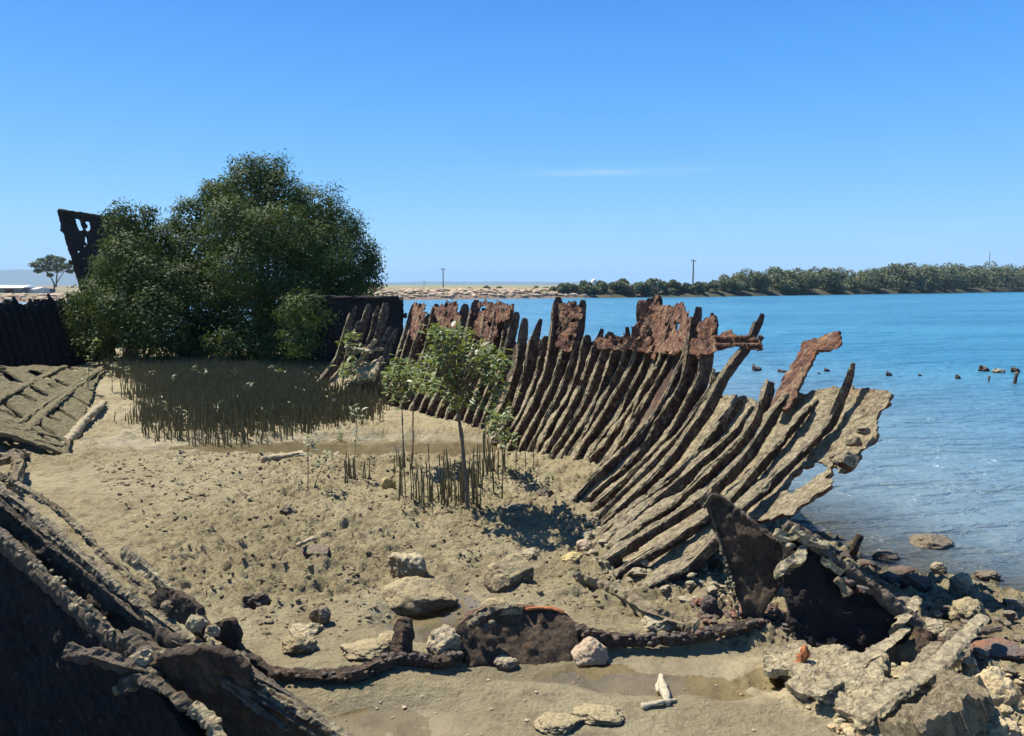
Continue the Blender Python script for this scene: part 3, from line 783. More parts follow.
def box_np(x0, x1, y0, y1, z0, z1):
    v = np.array([(x, y, z) for z in (z0, z1) for y in (y0, y1) for x in (x0, x1)], float)
    return v, [[0, 2, 3, 1], [4, 5, 7, 6], [0, 1, 5, 4], [2, 6, 7, 3], [0, 4, 6, 2], [1, 3, 7, 5]]
M_WHITE = mat_plain("white_paint", (0.72, 0.72, 0.70), 0.08, 0.5, 0.6, 0)
M_SHED = mat_plain("shed_wall", (0.22, 0.21, 0.19), 0.15, 0.4, 0.8, 0)
def building(u0, u1, vtop, vbase, Y, label, wm, rm, cat):
    a = D(u0, vbase, Y); b = D(u1, vtop, Y); zb = 0.85
    t = thing("shed" if cat == "shed" else cat, ((a[0]+b[0])/2, Y, zb), label, cat)
    x0, x1, z1 = a[0], b[0], b[2]; dz = (z1-zb)
    part("wall", mesh_np(*box_np(x0, x1, Y, Y+5, zb-0.5, zb+dz*0.66)), wm, t, False)
    v = np.array([(x0-.4, Y-.4, zb+dz*.663), (x1+.4, Y-.4, zb+dz*.663), (x1+.4, Y+5.4, zb+dz*.663), (x0-.4, Y+5.4, zb+dz*.663), (x0-.4, Y+2.5, z1), (x1+.4, Y+2.5, z1)])
    part("roof", mesh_np(v, [[0, 1, 5, 4], [2, 3, 4, 5], [0, 4, 3], [1, 2, 5], [0, 3, 2, 1]]), rm, t, False)
    if cat == "shed":
        w = (x1-x0)
        for k in (0.25, 0.62):
            part("door", mesh_np(*box_np(x0+w*k, x0+w*(k+0.2), Y-0.05, Y-0.01, zb-0.1, zb+dz*.52)), M_BLACK, t, False)
building(-22, 21, 285.2, 292.8, 150, "long dark walled shed with a pale roof on the far left bank", M_SHED, M_WHITE, "shed")
building(22.5, 34, 287.2, 292.6, 152, "small white hut next to the long shed on the far bank", M_WHITE, M_WHITE, "hut")
building(35, 40.5, 288.3, 292.6, 155, "small dark hut standing right of the white hut", M_SHED, M_SHED, "hut")
def pole(u, vtop, Y, label, arm=1.2, name="power_pole", w=0.26):
    top = D(u, vtop, Y); b = np.array([top[0], Y, 1.2]); t = thing(name, tuple(b), label, "pole" if name == "power_pole" else "mast")
    part("post", tube_mesh([b-np.array([0, 0, .6]), top], w, ns=8, seg=1.0, rough=0.0, taper1=0.7), M_BARK, t)
    if arm:
        a = top-np.array([0, 0, 0.5])
        part("crossarm", mesh_np(*box_np(a[0]-arm, a[0]+arm, Y-w*0.8, Y-w*0.45, a[2]-.1, a[2]+.1)), M_BARK, t, False)
        for s in (-0.9, 0, 0.9):
            part("insulator", tube_mesh([a+np.array([s*arm, -w*0.62, .1]), a+np.array([s*arm, -w*0.62, .42])], 0.14, ns=6, seg=0.2, rough=0), M_DARK, t)
pole(443, 268, 300, "wooden power pole with crossarm on the bare far bank, left one", 0.9, w=0.45)
pole(693.5, 259.5, 250, "tall power pole with a short crossarm rising between the far mangroves", 0.8, w=0.5)
pole(990, 252, 420, "thin mast above the far trees near the right edge", 0, "mast", 0.4)
pole(424, 279, 420, "short thin post on the far bank left of the power pole", 0, "mast", 0.3)
# white tank seen over the trees
p = D(594, 280, 230); t = thing("water_tank", (p[0], 230, 1.3), "small white tank showing above the far mangroves", "tank")
part("shell", tube_mesh([(p[0], 230, 0.8), (p[0], 230, p[2])], 1.5, ns=20, seg=0.5, rough=0, square=1), M_WHITE, t)
part("lid", tube_mesh([(p[0], 230, p[2]+0.02), (p[0], 230, p[2]+0.3)], 1.4, ns=20, seg=0.2, rough=0, square=1, taper1=0.3), M_WHITE, t)

# ------------------------------------------------------------------ the wreck: starboard side
# ribs traced from mud to tip; each stands in its own plane across the ship
RIBS = [
 [(311,395),(326,377),(339,360),(349,325),(356,306)], [(322,394),(345,368),(352,345),(360.5,321)], [(334,392),(352,360),(361,335),(369.5,304)],
 [(345,391),(362,362),(372,335),(378,306)], [(354,391),(370,362),(380,330),(387,303)], [(362,391),(378,362),(386,342),(391,327)], [(370,391),(384,362),(391,342),(397,328)],
 [(381,396),(395,370),(404,345),(416,303)], [(386,401),(400,373),(410,340),(421,304)], [(394,406),(408,378),(419,342),(429,314)], [(404,408),(420,378),(430,345),(437,304)],
 [(413,410),(428,380),(438,345),(447,303)], [(422,412),(437,382),(447,345),(456,301)], [(431,414),(446,384),(457,345),(466,304)], [(440,417),(456,384),(468,345),(477,300)],
 [(449,420),(465,386),(477,345),(484,308)], [(458,422),(474,388),(484,350),(491,302)], [(467,424),(483,388),(493,350),(501,302)], [(475,426),(490,392),(503,352),(513,304)],
 [(483,427),(498,393),(508,352),(517,312)],
 [(490,433),(500,416),(510,395),(519,368),(525,318)], [(499,438),(510,425),(520,402),(529,372),(534,342),(541,319)], [(506,441),(519,423),(529,404),(540,375),(546,336)],
 [(514,444),(529,419),(538,400),(549,374),(556,335),(558.5,297)], [(524,446),(543,412),(554,388),(564,358),(570,330),(575,301)], [(533,448),(551,415),(563,392),(574,364),(580,330),(583,300)],
 [(540,450),(558,417),(571,398),(581,371),(588,335)], [(548,453),(569,418),(582,393),(591,370),(602,329)], [(556,455),(580,420),(592,395),(603,366),(611,332)],
 [(563,457),(587,422),(600,396),(609,370),(620,338)], [(572,458),(584,441),(598,415),(612,389.5),(622.6,369),(629,350),(627,327)], [(578,459),(602,425),(616,400),(635,369),(641,350),(643,323),(641,300)],
 [(588,461),(608,434),(622,416),(632,392),(645,369),(651,350),(659,296)], [(590,464),(607,446),(629,416),(650,384),(657,365),(664,340),(670,315)],
 [(601,472),(626,437),(637,413),(644,391),(661,368),(668,345),(678,306)], [(606,474),(626,440),(641,416),(653,397),(666,374),(675,354),(690,318)],
 [(571,507),(604,472),(631,448),(646,431),(658,416),(670.5,395),(679,375),(688,354),(694,317)], [(583,508),(619,478),(639,459),(652,443),(664,421),(679,398),(690,375),(694,340),(699,307)],
 [(592,513),(631,480),(661,451),(673,436),(691,404),(703,380),(707,355),(714.5,316)], [(598,523),(630,493),(650.6,472),(671,450),(685,436),(704,407),(719,385),(718,372)],
 [(599,531),(631,502),(662,472),(683,446),(708,411),(724,380),(741,357),(750,347),(763,314)], [(603,538),(636,511),(656,496),(673,482),(697,460),(716,434),(728,419),(746,397)],
 [(605,546),(650,508),(683,483),(700,467),(720,450),(740,432),(754,407)], [(608,553),(650,523),(686,498),(717,468),(744,443),(762,413),(772,382)],
 [(597,570),(640,541),(664,526),(703,500),(730,476),(749,455),(765,431),(777,410),(793,393)], [(613,578),(638,563),(663,548),(692,530),(733,499),(768,458),(789,432),(818,400)],
 [(640,592),(672,576),(699,560),(745,505),(765,490),(802,452),(831,424),(848,383),(853,363)]]
WIDE = [(676,606),(730,560),(790,505),(826,470),(855,440),(884,398)]        # lines that only carry plating
WIDE2 = [(715,620),(770,540),(815,500),(850,476),(885,440),(906,400)]
def rib_curve(px):
    base = G(px[0][0], px[0][1], 0.02)
    w = np.interp(base[1], [6, 10, 17.7], [0.24, 0.28, 0.42]); o = np.array([math.cos(math.asin(w)), w, 0])
    n = np.array([-o[1], o[0], 0]); pts = [base]
    for u, v in px[1:]: pts.append(PLN(u, v, base, n))
    return np.array(pts), o
hull = thing("shipwreck", (1.0, 9.0, 0.0), "long curved row of bare leaning iron ribs of a wrecked ship beside the water", "shipwreck")
curves = []
for k, px in enumerate(RIBS+[WIDE, WIDE2]):
    pts, o = rib_curve(px); curves.append((pts, o))
nr = len(RIBS)
for k in range(nr):
    pts, o = curves[k]
    q = pts.copy()
    d0 = q[0]-q[1]; d0 /= np.linalg.norm(d0); q = np.concatenate([[q[0]+d0*0.12+np.array([0, 0, -0.13])], q])
    Y = pts[0][1]; near = Y < 7.3
    r = np.random.default_rng(k)
    dep = r.uniform(0.13, 0.20) if k not in (45, 46) else 0.13
    tip = [(0.9, 1), (0.97, 0.8), (1.0, 0.4)] if k % 3 else [(0.78, 0.95), (0.92, 0.6), (1.0, 0.3)]
    if k in (40, 36, 37): tip = [(0.6, 0.9), (0.8, 0.6), (0.97, 0.55), (1, 0.35)]
    nrm = np.cross(o, [0, 0, 1.0]); up_ = np.cross(nrm, (q[-1]-q[0])/np.linalg.norm(q[-1]-q[0]))
    if up_@np.array([-1, 0, 0.3]) < 0: up_ = -up_
    ks_ = np.linspace(0, tip[0][0]*0.98, 16)
    pw = [(x, r.uniform(0.8, 1.1)) for x in ks_]+tip
    fl_end = r.uniform(0.82, 1.0)
    pf = [(x, r.uniform(0.3, 1.5)*(1.35-0.6*x)) for x in np.linspace(0, 0.96, 16)]+[(1.0, 0.4)]
    fw = (0.082 if Y > 7.5 else 0.078)*r.uniform(0.7, 1.3)
    if k >= 40: fw *= 1.25; dep *= 0.72
    sg = 0.018 if near else 0.03
    web = tube_mesh(q, 0.026, dep, updir=up_, ns=8, seg=sg, rough=0.008, sc=14, seed=k*7, square=0.4, prof=pw)
    Lq = np.r_[0, np.cumsum(np.linalg.norm(np.diff(q, axis=0), axis=1))]; tq = np.linspace(0, Lq[-1]*fl_end, 14)
    qf = np.stack([np.interp(tq, Lq, q[:, i]) for i in range(3)], -1)
    fl = tube_mesh(qf+up_*dep*0.42+nrm*r.uniform(-0.012, 0.012), fw, 0.035, updir=up_, ns=14, seg=sg, rough=0.014, sc=16, seed=k*7+3, square=0.5, prof=pf)
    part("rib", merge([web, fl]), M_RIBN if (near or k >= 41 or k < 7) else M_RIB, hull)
# hull surface through the ribs
zs = np.arange(-0.25, 2.75, 0.03)
T = []
for pts, o in curves:
    t_ = (pts-pts[0])@o; z = pts[:, 2].copy(); z = np.maximum.accumulate(z+np.arange(len(z))*1e-4)
    tt = np.interp(zs, z, t_); sl = (t_[-1]-t_[-2])/max(z[-1]-z[-2], 0.05); sl0 = (t_[1]-t_[0])/max(z[1]-z[0], .05)
    tt = np.where(zs > z[-1], t_[-1]+np.clip(sl, -0.2, 0.9)*(zs-z[-1]), tt); tt = np.where(zs < z[0], t_[0]+min(sl0, 2)*(zs-z[0]), tt); T.append(tt)
T = np.array(T); B0 = np.array([c[0][0] for c in curves]); O0 = np.array([c[1] for c in curves])
S = B0[:, None, :]+O0[:, None, :]*T[:, :, None]; S[:, :, 2] = zs[None, :]
for _ in range(2):
    S[1:-1] = 0.25*S[:-2]+0.5*S[1:-1]+0.25*S[2:]
def surf(k0, k1, inward):
    ks = [k0]
    while ks[-1] < k1-1e-6:
        i = int(ks[-1]); i2 = min(i+1, len(S)-1); gap = np.linalg.norm(S[i, 40]-S[i2, 40])
        ks.append(min(ks[-1]+0.03/max(gap, 0.06), k1))
    ks = np.array(ks); i = np.minimum(ks.astype(int), len(S)-2); f = (ks-i)[:, None, None]
    P = S[i]*(1-f)+S[i+1]*f
    da = np.gradient(P, axis=0); db = np.gradient(P, axis=1); N = np.cross(da, db); N /= np.linalg.norm(N, axis=2, keepdims=True)+1e-9
    s = np.sign((N*np.array([-1, -0.3, 0.3])).sum(2, keepdims=True)); N = N*s
    return P+N*inward
OUT = [(300, 400), (318, 375), (340, 352), (350, 340), (366, 345), (385, 350), (398, 350), (402,352),(412,330),(420,312),(428,322),(437,315),(455,318),(462,332),(472,322),(477,312),(505,318),(508,338),(518,345),(527,345),(540,340),(552,335),(557,318),(580,310),(574,340),(590,345),(600,338),(612,336),(625,338),(640,345),(690,345),(700,330),(716,340),(709,365),(706,380),(704,394),(712,398),(725,398),(737,395),(745,398),(752,395),(757,402),(757,412),(752,425),(762,415),(775,402),(786,402),(795,394),(812,391),(830,390),(845,387),(861,390),(892,393),(889,402),(882,409),(876,422),(879,435),(870,445),(861,452),(854,466),(841,473),(838,464),(832,470),(828,479),(836,479),(832,487),(812,499),(795,512),(770,524),(752,522),(700,564),(640,598),(560,650),(280,420)]
HOLES = [[(767,407),(777,409),(766,429),(755,439),(749,436)], [(806,468),(820,464),(829,468),(819,478),(802,489),(788,492),(786,487)], [(402,330),(411,322),(404,345),(401,352)],
         [(520,330),(529,335),(526,348),(520,344)], [(703,372),(712,352),(722,345),(716,372),(706,392)], [(724,352),(742,350),(728,372),(720,385),(714,380)]]
def sheet(name, k0, k1, inward, polys, holes, thick, mat, seed, jag=2.2, off=0.0):
    P = surf(k0, k1, inward); U, Vv = project(P)
    f = np.full(U.shape, 1e9)
    for po in polys: f = np.minimum(f, sdf_poly(U, Vv, po))
    for h in holes: f = np.maximum(f, -sdf_poly(U, Vv, h))
    f = f+jag*(fbm(P*7.0, 4, seed, 0.65)+0.7*fbm(P*26, 3, seed+2))*np.where(P[..., 2] > 0.15, 1, 0)
    if mat is M_TOPRUST and name != 'bent_plate': f = np.maximum(f, (fbm(P*8.0+3, 3, seed+7)-0.62)*6)
    V, fc = clip_grid(P, f)
    return part(name, thicken(V, fc, thick, 0.012, 14, seed), mat, hull)
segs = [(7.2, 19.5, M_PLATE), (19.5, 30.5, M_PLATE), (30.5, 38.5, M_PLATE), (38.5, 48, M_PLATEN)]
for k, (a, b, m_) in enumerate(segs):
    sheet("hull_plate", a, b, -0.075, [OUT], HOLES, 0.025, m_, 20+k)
STR = [("stringer_plate", 30, 38.6, [(639,302),(646,296),(660,294),(661,303),(671,308),(668,325),(664,345),(652,357),(646,346),(634,352),(627,345),(630,333),(640,318)]),
       ("stringer_plate", 32.5, 37.5, [(672,308),(681,303),(690,318),(688,338),(684,348),(675,356),(667,347),(668,330)]),
       ("stringer_plate", 35.5, 39.6, [(697,330),(705,317),(718,313),(717,330),(716,342),(708,356),(700,348)]),
       ("stringer", 27, 41.5, [(590,341),(612,336),(640,340),(690,340),(716,334),(722,329),(730,331),(735,335),(760,336),(764,338),(763,350),(746,350),(735,347),(718,352),(700,354),(640,352),(612,348),(590,349)]),
       ("stringer_plate", 22, 27, [(557,303),(569,302),(583,300),(578,325),(572,350),(563,352),(556,345)]),
       ("stringer_plate", 13, 19.5, [(478,302),(500,303),(513,304),(508,318),(498,324),(494,345),(482,345),(475,335)]),
       ("stringer_plate", 9.5, 14, [(434,306),(445,304),(456,302),(462,325),(452,332),(440,330)]),
       ("stringer_plate", 6.8, 10, [(414,304),(424,304),(426,325),(418,345),(409,335)])]
for k, (nm, a, b, po) in enumerate(STR):
    sheet(nm, a, b, 0.085 if nm == "stringer" else 0.06+0.006*k, [po], [[(676,323),(679,322),(679,329),(676,330)]] if k == 1 else [], 0.018, M_TOPRUST, 40+k, 2.6)
# rivet heads along the hanging end of the stringer
P = surf(36, 41.3, 0.105); U, Vv = project(P); rv = []
for row in (338.5, 344.5):
    for u in np.arange(716, 762, 3.6):
        i = np.argmin((U-u)**2+(Vv-row)**2); rv.append(rock_np(P.reshape(-1, 3)[i], (0.05, 0.05, 0.05), int(u), 1, 0, 0.1))
part("rivet", mesh_np(*join_np(rv)), M_TOPRUST, hull)
# tall plate with a bent top
o = sheet("bent_plate", 42.5, 47, 0.05, [[(772,408),(776,396),(786,377),(800,352),(812,338),(824,336),(838,334),(843,342),(836,350),(828,353),(818,352),(808,372),(796,395),(788,410)]], [], 0.03, M_TOPRUST, 60, 2.2)
o['label'] = "tall rust orange plate whose top bends over to the right"
for (u, v, s) in [(855, 441, 0.10), (864, 432, 0.09), (845, 462, 0.16), (838, 458, 0.10)]:   # brackets and knobs on the outer end
    P = surf(44, 48, 0.03); U, Vv = project(P); i = np.argmin((U-u)**2+(Vv-v)**2)
    v_, f_ = rock_np(P.reshape(-1, 3)[i], (s*1.3, s, s*0.9), int(u), 3, 8, 0.12); part("bracket", mesh_np(v_, f_), M_PLATEN if s < 0.12 else M_RIB, hull)
# crossed timbers and a caved-in plate at the far end of the ribs
pl = plane3(D(318, 392, 16.6), D(380, 370, 16.2), D(335, 366, 17.4))
o = part("caved_plate", px_plate([(316, 394), (335, 365), (349, 363), (366, 362), (383, 361), (379, 375), (373, 380), (352, 382), (340, 396)], pl, thick=0.08, cell=0.05, jag=0.05, bumpy=0.03, seed=3), M_CRUSTP, hull)
o['label'] = "pale tilted plate lying among the farthest ribs"
for k, (a, b) in enumerate([((352, 352), (383, 349)), ((356, 366), (376, 340)), ((346, 348), (372, 352))]):
    part("loose_bar", tube_mesh([D(*a, 16.6), D((a[0]+b[0])/2, (a[1]+b[1])/2-1, 16.5), D(*b, 16.4)], 0.10, 0.07, seed=k, rough=0.02), M_CRUSTP, hull)

# ------------------------------------------------------------------ the wreck: port side behind, sunken floor panel, bow and neighbour hulls
# port side: upright wall of ribs and plating in its own shade
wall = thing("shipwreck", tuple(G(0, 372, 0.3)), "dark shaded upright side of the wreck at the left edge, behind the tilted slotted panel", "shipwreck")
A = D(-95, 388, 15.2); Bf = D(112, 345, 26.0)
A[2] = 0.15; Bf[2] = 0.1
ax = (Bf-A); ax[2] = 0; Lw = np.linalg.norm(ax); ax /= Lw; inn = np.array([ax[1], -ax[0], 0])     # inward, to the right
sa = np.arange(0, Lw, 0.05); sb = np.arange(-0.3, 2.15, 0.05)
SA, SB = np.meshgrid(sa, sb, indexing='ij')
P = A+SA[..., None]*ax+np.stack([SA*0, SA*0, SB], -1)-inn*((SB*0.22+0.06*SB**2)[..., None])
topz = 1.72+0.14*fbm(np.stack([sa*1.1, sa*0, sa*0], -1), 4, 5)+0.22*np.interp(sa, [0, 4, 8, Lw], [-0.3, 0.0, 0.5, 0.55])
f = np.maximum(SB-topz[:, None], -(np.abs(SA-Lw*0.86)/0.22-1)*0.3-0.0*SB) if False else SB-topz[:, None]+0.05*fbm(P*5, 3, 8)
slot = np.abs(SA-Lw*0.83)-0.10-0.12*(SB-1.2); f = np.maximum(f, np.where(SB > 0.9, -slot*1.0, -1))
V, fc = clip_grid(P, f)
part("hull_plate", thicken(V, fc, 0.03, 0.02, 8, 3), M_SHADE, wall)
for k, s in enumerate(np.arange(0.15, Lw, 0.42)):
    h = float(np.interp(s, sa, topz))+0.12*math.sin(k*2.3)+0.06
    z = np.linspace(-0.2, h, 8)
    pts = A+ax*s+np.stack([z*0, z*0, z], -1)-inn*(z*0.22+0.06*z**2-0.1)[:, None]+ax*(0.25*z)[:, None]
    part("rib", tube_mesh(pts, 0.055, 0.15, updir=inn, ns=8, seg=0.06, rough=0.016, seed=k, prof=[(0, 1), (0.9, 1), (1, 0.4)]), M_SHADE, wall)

# tilted panel of bottom plating with slots and battens
pan = thing("hull_panel", tuple(G(60, 430, 0.1)), "tilted sunlit panel of slotted mossy plating sloping to the mud at left", "wreck panel")
c0 = G(68, 456, 0.03); c1 = D(104, 358, 21.0); c2 = D(-12, 366, 17.6); c3 = D(-40, 425, 11.0); c1[2] = 0.12
def bil(a, b):                              # a along (near to far), b from mud edge up to the left
    return (c0*(1-a)+c1*a)*(1-b)+(c3*(1-a)+c2*a)*b
na, nb_ = 420, 80
ga, gb = np.meshgrid(np.linspace(0, 1, na), np.linspace(0, 1.15, nb_), indexing='ij')
P = bil(ga[..., None], gb[..., None])
P[..., 2] += 0.05*fbm(P*0.8, 3, 3)
Lf = np.linalg.norm(c1-c0)
f = np.full(ga.shape, -0.05)
r = np.random.default_rng(12)
f = np.maximum(f, 0.02-gb+0.02*fbm(P*3, 3, 6))
PU, PV_ = project(P)
for (u0, v0, u1, v1, w) in [(0, 402, 26, 421, 2.6), (30, 372, 49, 379, 3.2), (31, 388, 47, 396, 3.0), (17, 394, 36, 402, 1.6), (55, 381, 75, 389, 2.0), (55, 408, 82, 425, 1.8), (45, 417, 60, 422, 2.0), (34, 422, 66, 446, 2.4),
                            (28, 428, 56, 448, 1.8), (0, 371, 22, 384, 3.0), (2, 374, 12, 381, 2.5), (70, 362, 90, 366, 1.6), (60, 366, 78, 371, 1.6), (72, 397, 92, 408, 1.4), (0, 411, 20, 420, 1.6), (48, 385, 56, 390, 1.4), (85, 372, 92, 376, 1.2)]:
    ex, ey = u1-u0, v1-v0; L2 = ex*ex+ey*ey
    t_ = np.clip(((PU-u0)*ex+(PV_-v0)*ey)/L2, 0, 1)
    dd = np.hypot(PU-u0-t_*ex, PV_-v0-t_*ey)
    f = np.maximum(f, (w*0.85*(0.7+0.3*np.sin(t_*3.1))-dd)*0.03+0.006*fbm(P*8, 2, 2))
for k in range(26):
    a_ = r.uniform(0.02, 0.98); b0_ = r.uniform(0.05, 0.55); b1_ = b0_+r.uniform(0.15, 0.5); w_ = r.uniform(0.015, 0.04)
    dd = np.abs(ga-a_-0.03*(gb-b0_))*Lf
    f = np.maximum(f, np.where((gb > b0_) & (gb < b1_), w_*0.5*np.minimum(1, np.minimum(gb-b0_, b1_-gb)*12)-dd, -1))
V, fc = clip_grid(P, f)
part("plating", thicken(V, fc, 0.05, 0.012, 7, 2), M_PANEL, pan)
for k, (a0, b0, a1, b1, w) in enumerate([(0.06, 0.44, 0.99, 0.03, 0.16), (0.1, 0.52, 0.95, 0.02, 0.10), (0.20, 0.86, 1.0, 0.38, 0.14), (0.02, 0.06, 0.02, 1.1, 0.10), (0.07, 0.0, 0.05, 0.9, 0.07)]):
    t_ = np.linspace(0, 1, 9); pts = bil((a0+(a1-a0)*t_)[:, None], (b0+(b1-b0)*t_)[:, None])+np.array([0, 0, 0.045])
    part("batten", tube_mesh(pts, w, 0.07, seed=k, rough=0.018, seg=0.06), M_PANEL, pan)
for k in range(9):
    a = 0.25+0.085*k; pts = np.array([bil(a, 0.86), bil(a+0.02, 1.0)+np.array([0, 0, 0.03]), bil(a+0.03, 1.12)+np.array([-.05, 0, 0.16])])
    part("frame_end", tube_mesh(pts, 0.06, 0.09, seed=k, rough=0.016, taper1=0.4, seg=0.05), M_PANEL, pan)
lg = tube_mesh([GG(64, 453)+np.array([0, 0, .09]), GG(84, 429)+np.array([0, 0, .12]), GG(104, 408)+np.array([0, 0, .10])], 0.15, rough=0.02, seed=4, square=1, taper1=0.8)
tag(link("fallen_spar", lg, M_DRIFT), "long straight pale spar lying along the edge of the slotted panel", "log")

# bow of another wreck standing behind the mangroves
bow = thing("shipwreck", tuple(D(78, 330, 31)), "tall dark ship bow with torn holes rising behind the left mangrove", "shipwreck")
pl = plane3(D(60, 211, 31), D(140, 219, 34), D(80, 300, 31.3))
hl = [[(74.5, 219), (79, 219.5), (81, 224), (83, 230), (80, 231), (77, 227)], [(84, 221.5), (89.5, 222), (90, 229), (87, 233), (85, 230), (87, 226)], [(85, 236), (88, 240), (87, 245), (84.5, 241)], [(83, 244), (85.5, 246), (84, 249)], [(77, 250.5), (80.5, 251), (79.5, 253), (77.5, 252.6)]]
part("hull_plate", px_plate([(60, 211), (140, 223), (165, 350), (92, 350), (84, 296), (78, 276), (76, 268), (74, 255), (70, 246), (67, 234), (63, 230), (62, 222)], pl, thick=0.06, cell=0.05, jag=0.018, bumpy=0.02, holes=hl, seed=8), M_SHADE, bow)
part("stem", tube_mesh([D(59.5, 210.5, 30.95), D(64, 228, 30.95), D(70, 246, 30.95), D(76, 266, 31), D(84, 298, 31.2), D(92, 350, 31.4)], 0.12, 0.2, updir=(0.3, 1, 0), seed=3, rough=0.03, seg=0.08), M_SHADE, bow)
part("rail", tube_mesh([D(59, 210.6, 30.95), D(100, 216.6, 32.4), D(140, 222.5, 33.9)], 0.14, 0.16, updir=(0.3, 1, 0), seed=5, rough=0.02, seg=0.1), M_SHADE, bow)
for k, (a, b) in enumerate([((69, 262), (75, 262)), ((61, 229), (66, 231))]):
    part("bracket", tube_mesh([D(*a, 30.9), D(*b, 30.95)], 0.16, seed=k, rough=0.03), M_SHADE, bow)

# dark box shaped hull between the mangrove and the far ribs
bx = thing("shipwreck", tuple(D(350, 388, 20.9)), "dark blocky remains of a hull behind the far end of the ribs", "shipwreck")
pl = plane3(D(300, 340, 20.4), D(403, 340, 20.9), D(403, 385, 20.9))
part("side", px_plate([(316, 299), (345, 298.5), (396, 298.5), (402, 301), (403.5, 313), (402, 322), (402.5, 350), (400, 392), (309, 392), (311, 350)], pl, thick=0.08, cell=0.06, jag=0.03, bumpy=0.02, seed=4), M_SHADE, bx)
e0 = D(402, 345, 20.95); q = [e0+np.array([0, 0, z-e0[2]]) for z in (-0.4, 2.02)]; q2 = [x+np.array([-0.5, 3.2, 0]) for x in q]
part("end_plate", plate_mesh([q[0], q[1], q2[1], q2[0]], e0, np.array([1, 0.16, 0]), thick=0.08, cell=0.08, jag=0.03, seed=2), M_SHADE, bx)
part("deck_edge", tube_mesh([D(317, 298.5, 20.5), D(350, 298, 20.65), D(398, 298.5, 20.85)], 0.16, 0.12, seed=7, rough=0.03, seg=0.1), M_SHADE, bx)
part("fender_knob", tube_mesh([D(402, 315.5, 20.85), D(406.5, 315.5, 20.9)], 0.13, seed=1, rough=0.02), M_SHADE, bx)

# ------------------------------------------------------------------ the wreck: port bow in the near left corner
pb = thing("shipwreck", tuple(D(120, 690, 4.6)), "shaded overhanging port bow plates with a broken crusted rim in the near left corner", "shipwreck")
pl = plane3(D(0, 490, 5.6), D(245, 668, 4.25), D(90, 650, 4.95))
part("upper_plate", px_plate([(-260, 310), (-120, 395), (-60, 440), (0, 488), (30, 509), (60, 536), (95, 566), (130, 596), (165, 622), (200, 645), (235, 664), (182, 676), (140, 668), (110, 650), (60, 612), (-20, 560), (-260, 420)], pl, thick=0.05, cell=0.03, jag=0.025, bumpy=0.012, seed=5), M_BOARD, pb)
P0, N0 = pl
def on(u, v, off=0.0): return PLN(u, v, P0, N0)+N0*off
part("rim", tube_mesh([on(-120, 394), on(0, 489, .01), on(30, 509, .02), on(62, 537, .02), (on(95, 566, .02)), on(130, 595, .02), on(165, 621, .02), on(200, 645, .03), on(236, 664, .03)], 0.06, 0.05, updir=N0, seed=2, rough=0.018, seg=0.018, sc=13), M_RIBN, pb)
part("rim", tube_mesh([on(-20, 474, -.10), on(20, 496, -.10), on(45, 515, -.12), on(75, 545, -.12), on(105, 574, -.12), on(140, 598, -.10), on(175, 622, -.08)], 0.045, 0.04, updir=N0, seed=12, rough=0.016, seg=0.018, sc=13), M_CRUST, pb)
part("pale_rim", tube_mesh([on(100, 555, -.16), on(125, 576, -.16), on(150, 597, -.15), on(178, 625, -.10), on(212, 650, -.04)], 0.10, 0.05, updir=N0, seed=22, rough=0.018, seg=0.018, sc=12, taper1=0.5), M_CRUSTP, pb)
ROUGH.add("weathered_timber")
for k, (p_, o_, w_) in enumerate([([(-120, 401), (0, 497), (62, 545), (130, 603), (196, 652)], .035, .05), ([(-60, 452), (20, 512), (80, 561), (150, 619)], .05, .035), ([(40, 524), (95, 573), (160, 630), (228, 668)], .03, .04), ([(0, 505), (50, 546), (105, 594)], .03, .03), ([(-100, 430), (-20, 494), (45, 556), (110, 618)], .02, .03)]):
    part("splintered_plank", tube_mesh([on(u, v, o_) for u, v in p_], w_, 0.025, updir=N0, ns=12, seed=300+k, rough=0.014, seg=0.016, sc=16, taper1=.4), M_WOOD, pb)
for k, p_ in enumerate([[(225, 655), (250, 672), (282, 690), (315, 712)], [(200, 660), (235, 684), (275, 708), (320, 738)], [(212, 668), (250, 700), (290, 730)]]):
    part("splintered_plank", tube_mesh([D(u, v, 4.22-.003*(u-200)) for u, v in p_], 0.05, 0.03, ns=12, seed=310+k, rough=0.014, seg=0.014, sc=16, taper1=.4), M_WOOD, pb)
# girder with lumps of barnacles
part("girder", tube_mesh([D(-90, 470, 5.5), D(0, 538, 5.15), D(30, 565, 5.0), D(70, 603, 4.8), D(105, 634, 4.62), D(142, 662, 4.45)], 0.06, 0.11, seed=31, square=.35, prof=[(0, 1.1), (.3, .8), (.45, 1.1), (.6, .85), (.8, 1.15), (1, .8)], rough=0.012, seg=0.02, sc=12), M_WOOD, pb)
r = np.random.default_rng(5); lumps = []
for k in range(60):
    t_ = r.uniform(0, 1); uu = np.interp(t_, [0, .3, .6, 1], [5, 30, 72, 135]); vv = np.interp(t_, [0, .3, .6, 1], [536, 558, 595, 650]); YY_ = np.interp(t_, [0, 1], [5.12, 4.47])
    s = r.uniform(0.015, 0.035)*(1.6 if 0.5 < t_ < 0.75 else 1); lumps.append(rock_np(D(uu, vv, YY_)+r.normal(size=3)*0.02, (s, s, s), k, 2, 5, 0.15))
part("barnacle_crust", mesh_np(*join_np(lumps)), M_CRUSTP, pb)["kind"] = "stuff"
part("broken_timber", tube_mesh([D(66, 650, 4.28), D(95, 655, 4.3), D(125, 664, 4.32), D(165, 672, 4.36)], 0.10, 0.09, seed=33, rough=0.025, seg=0.018, taper0=0.7), M_WOOD, pb)
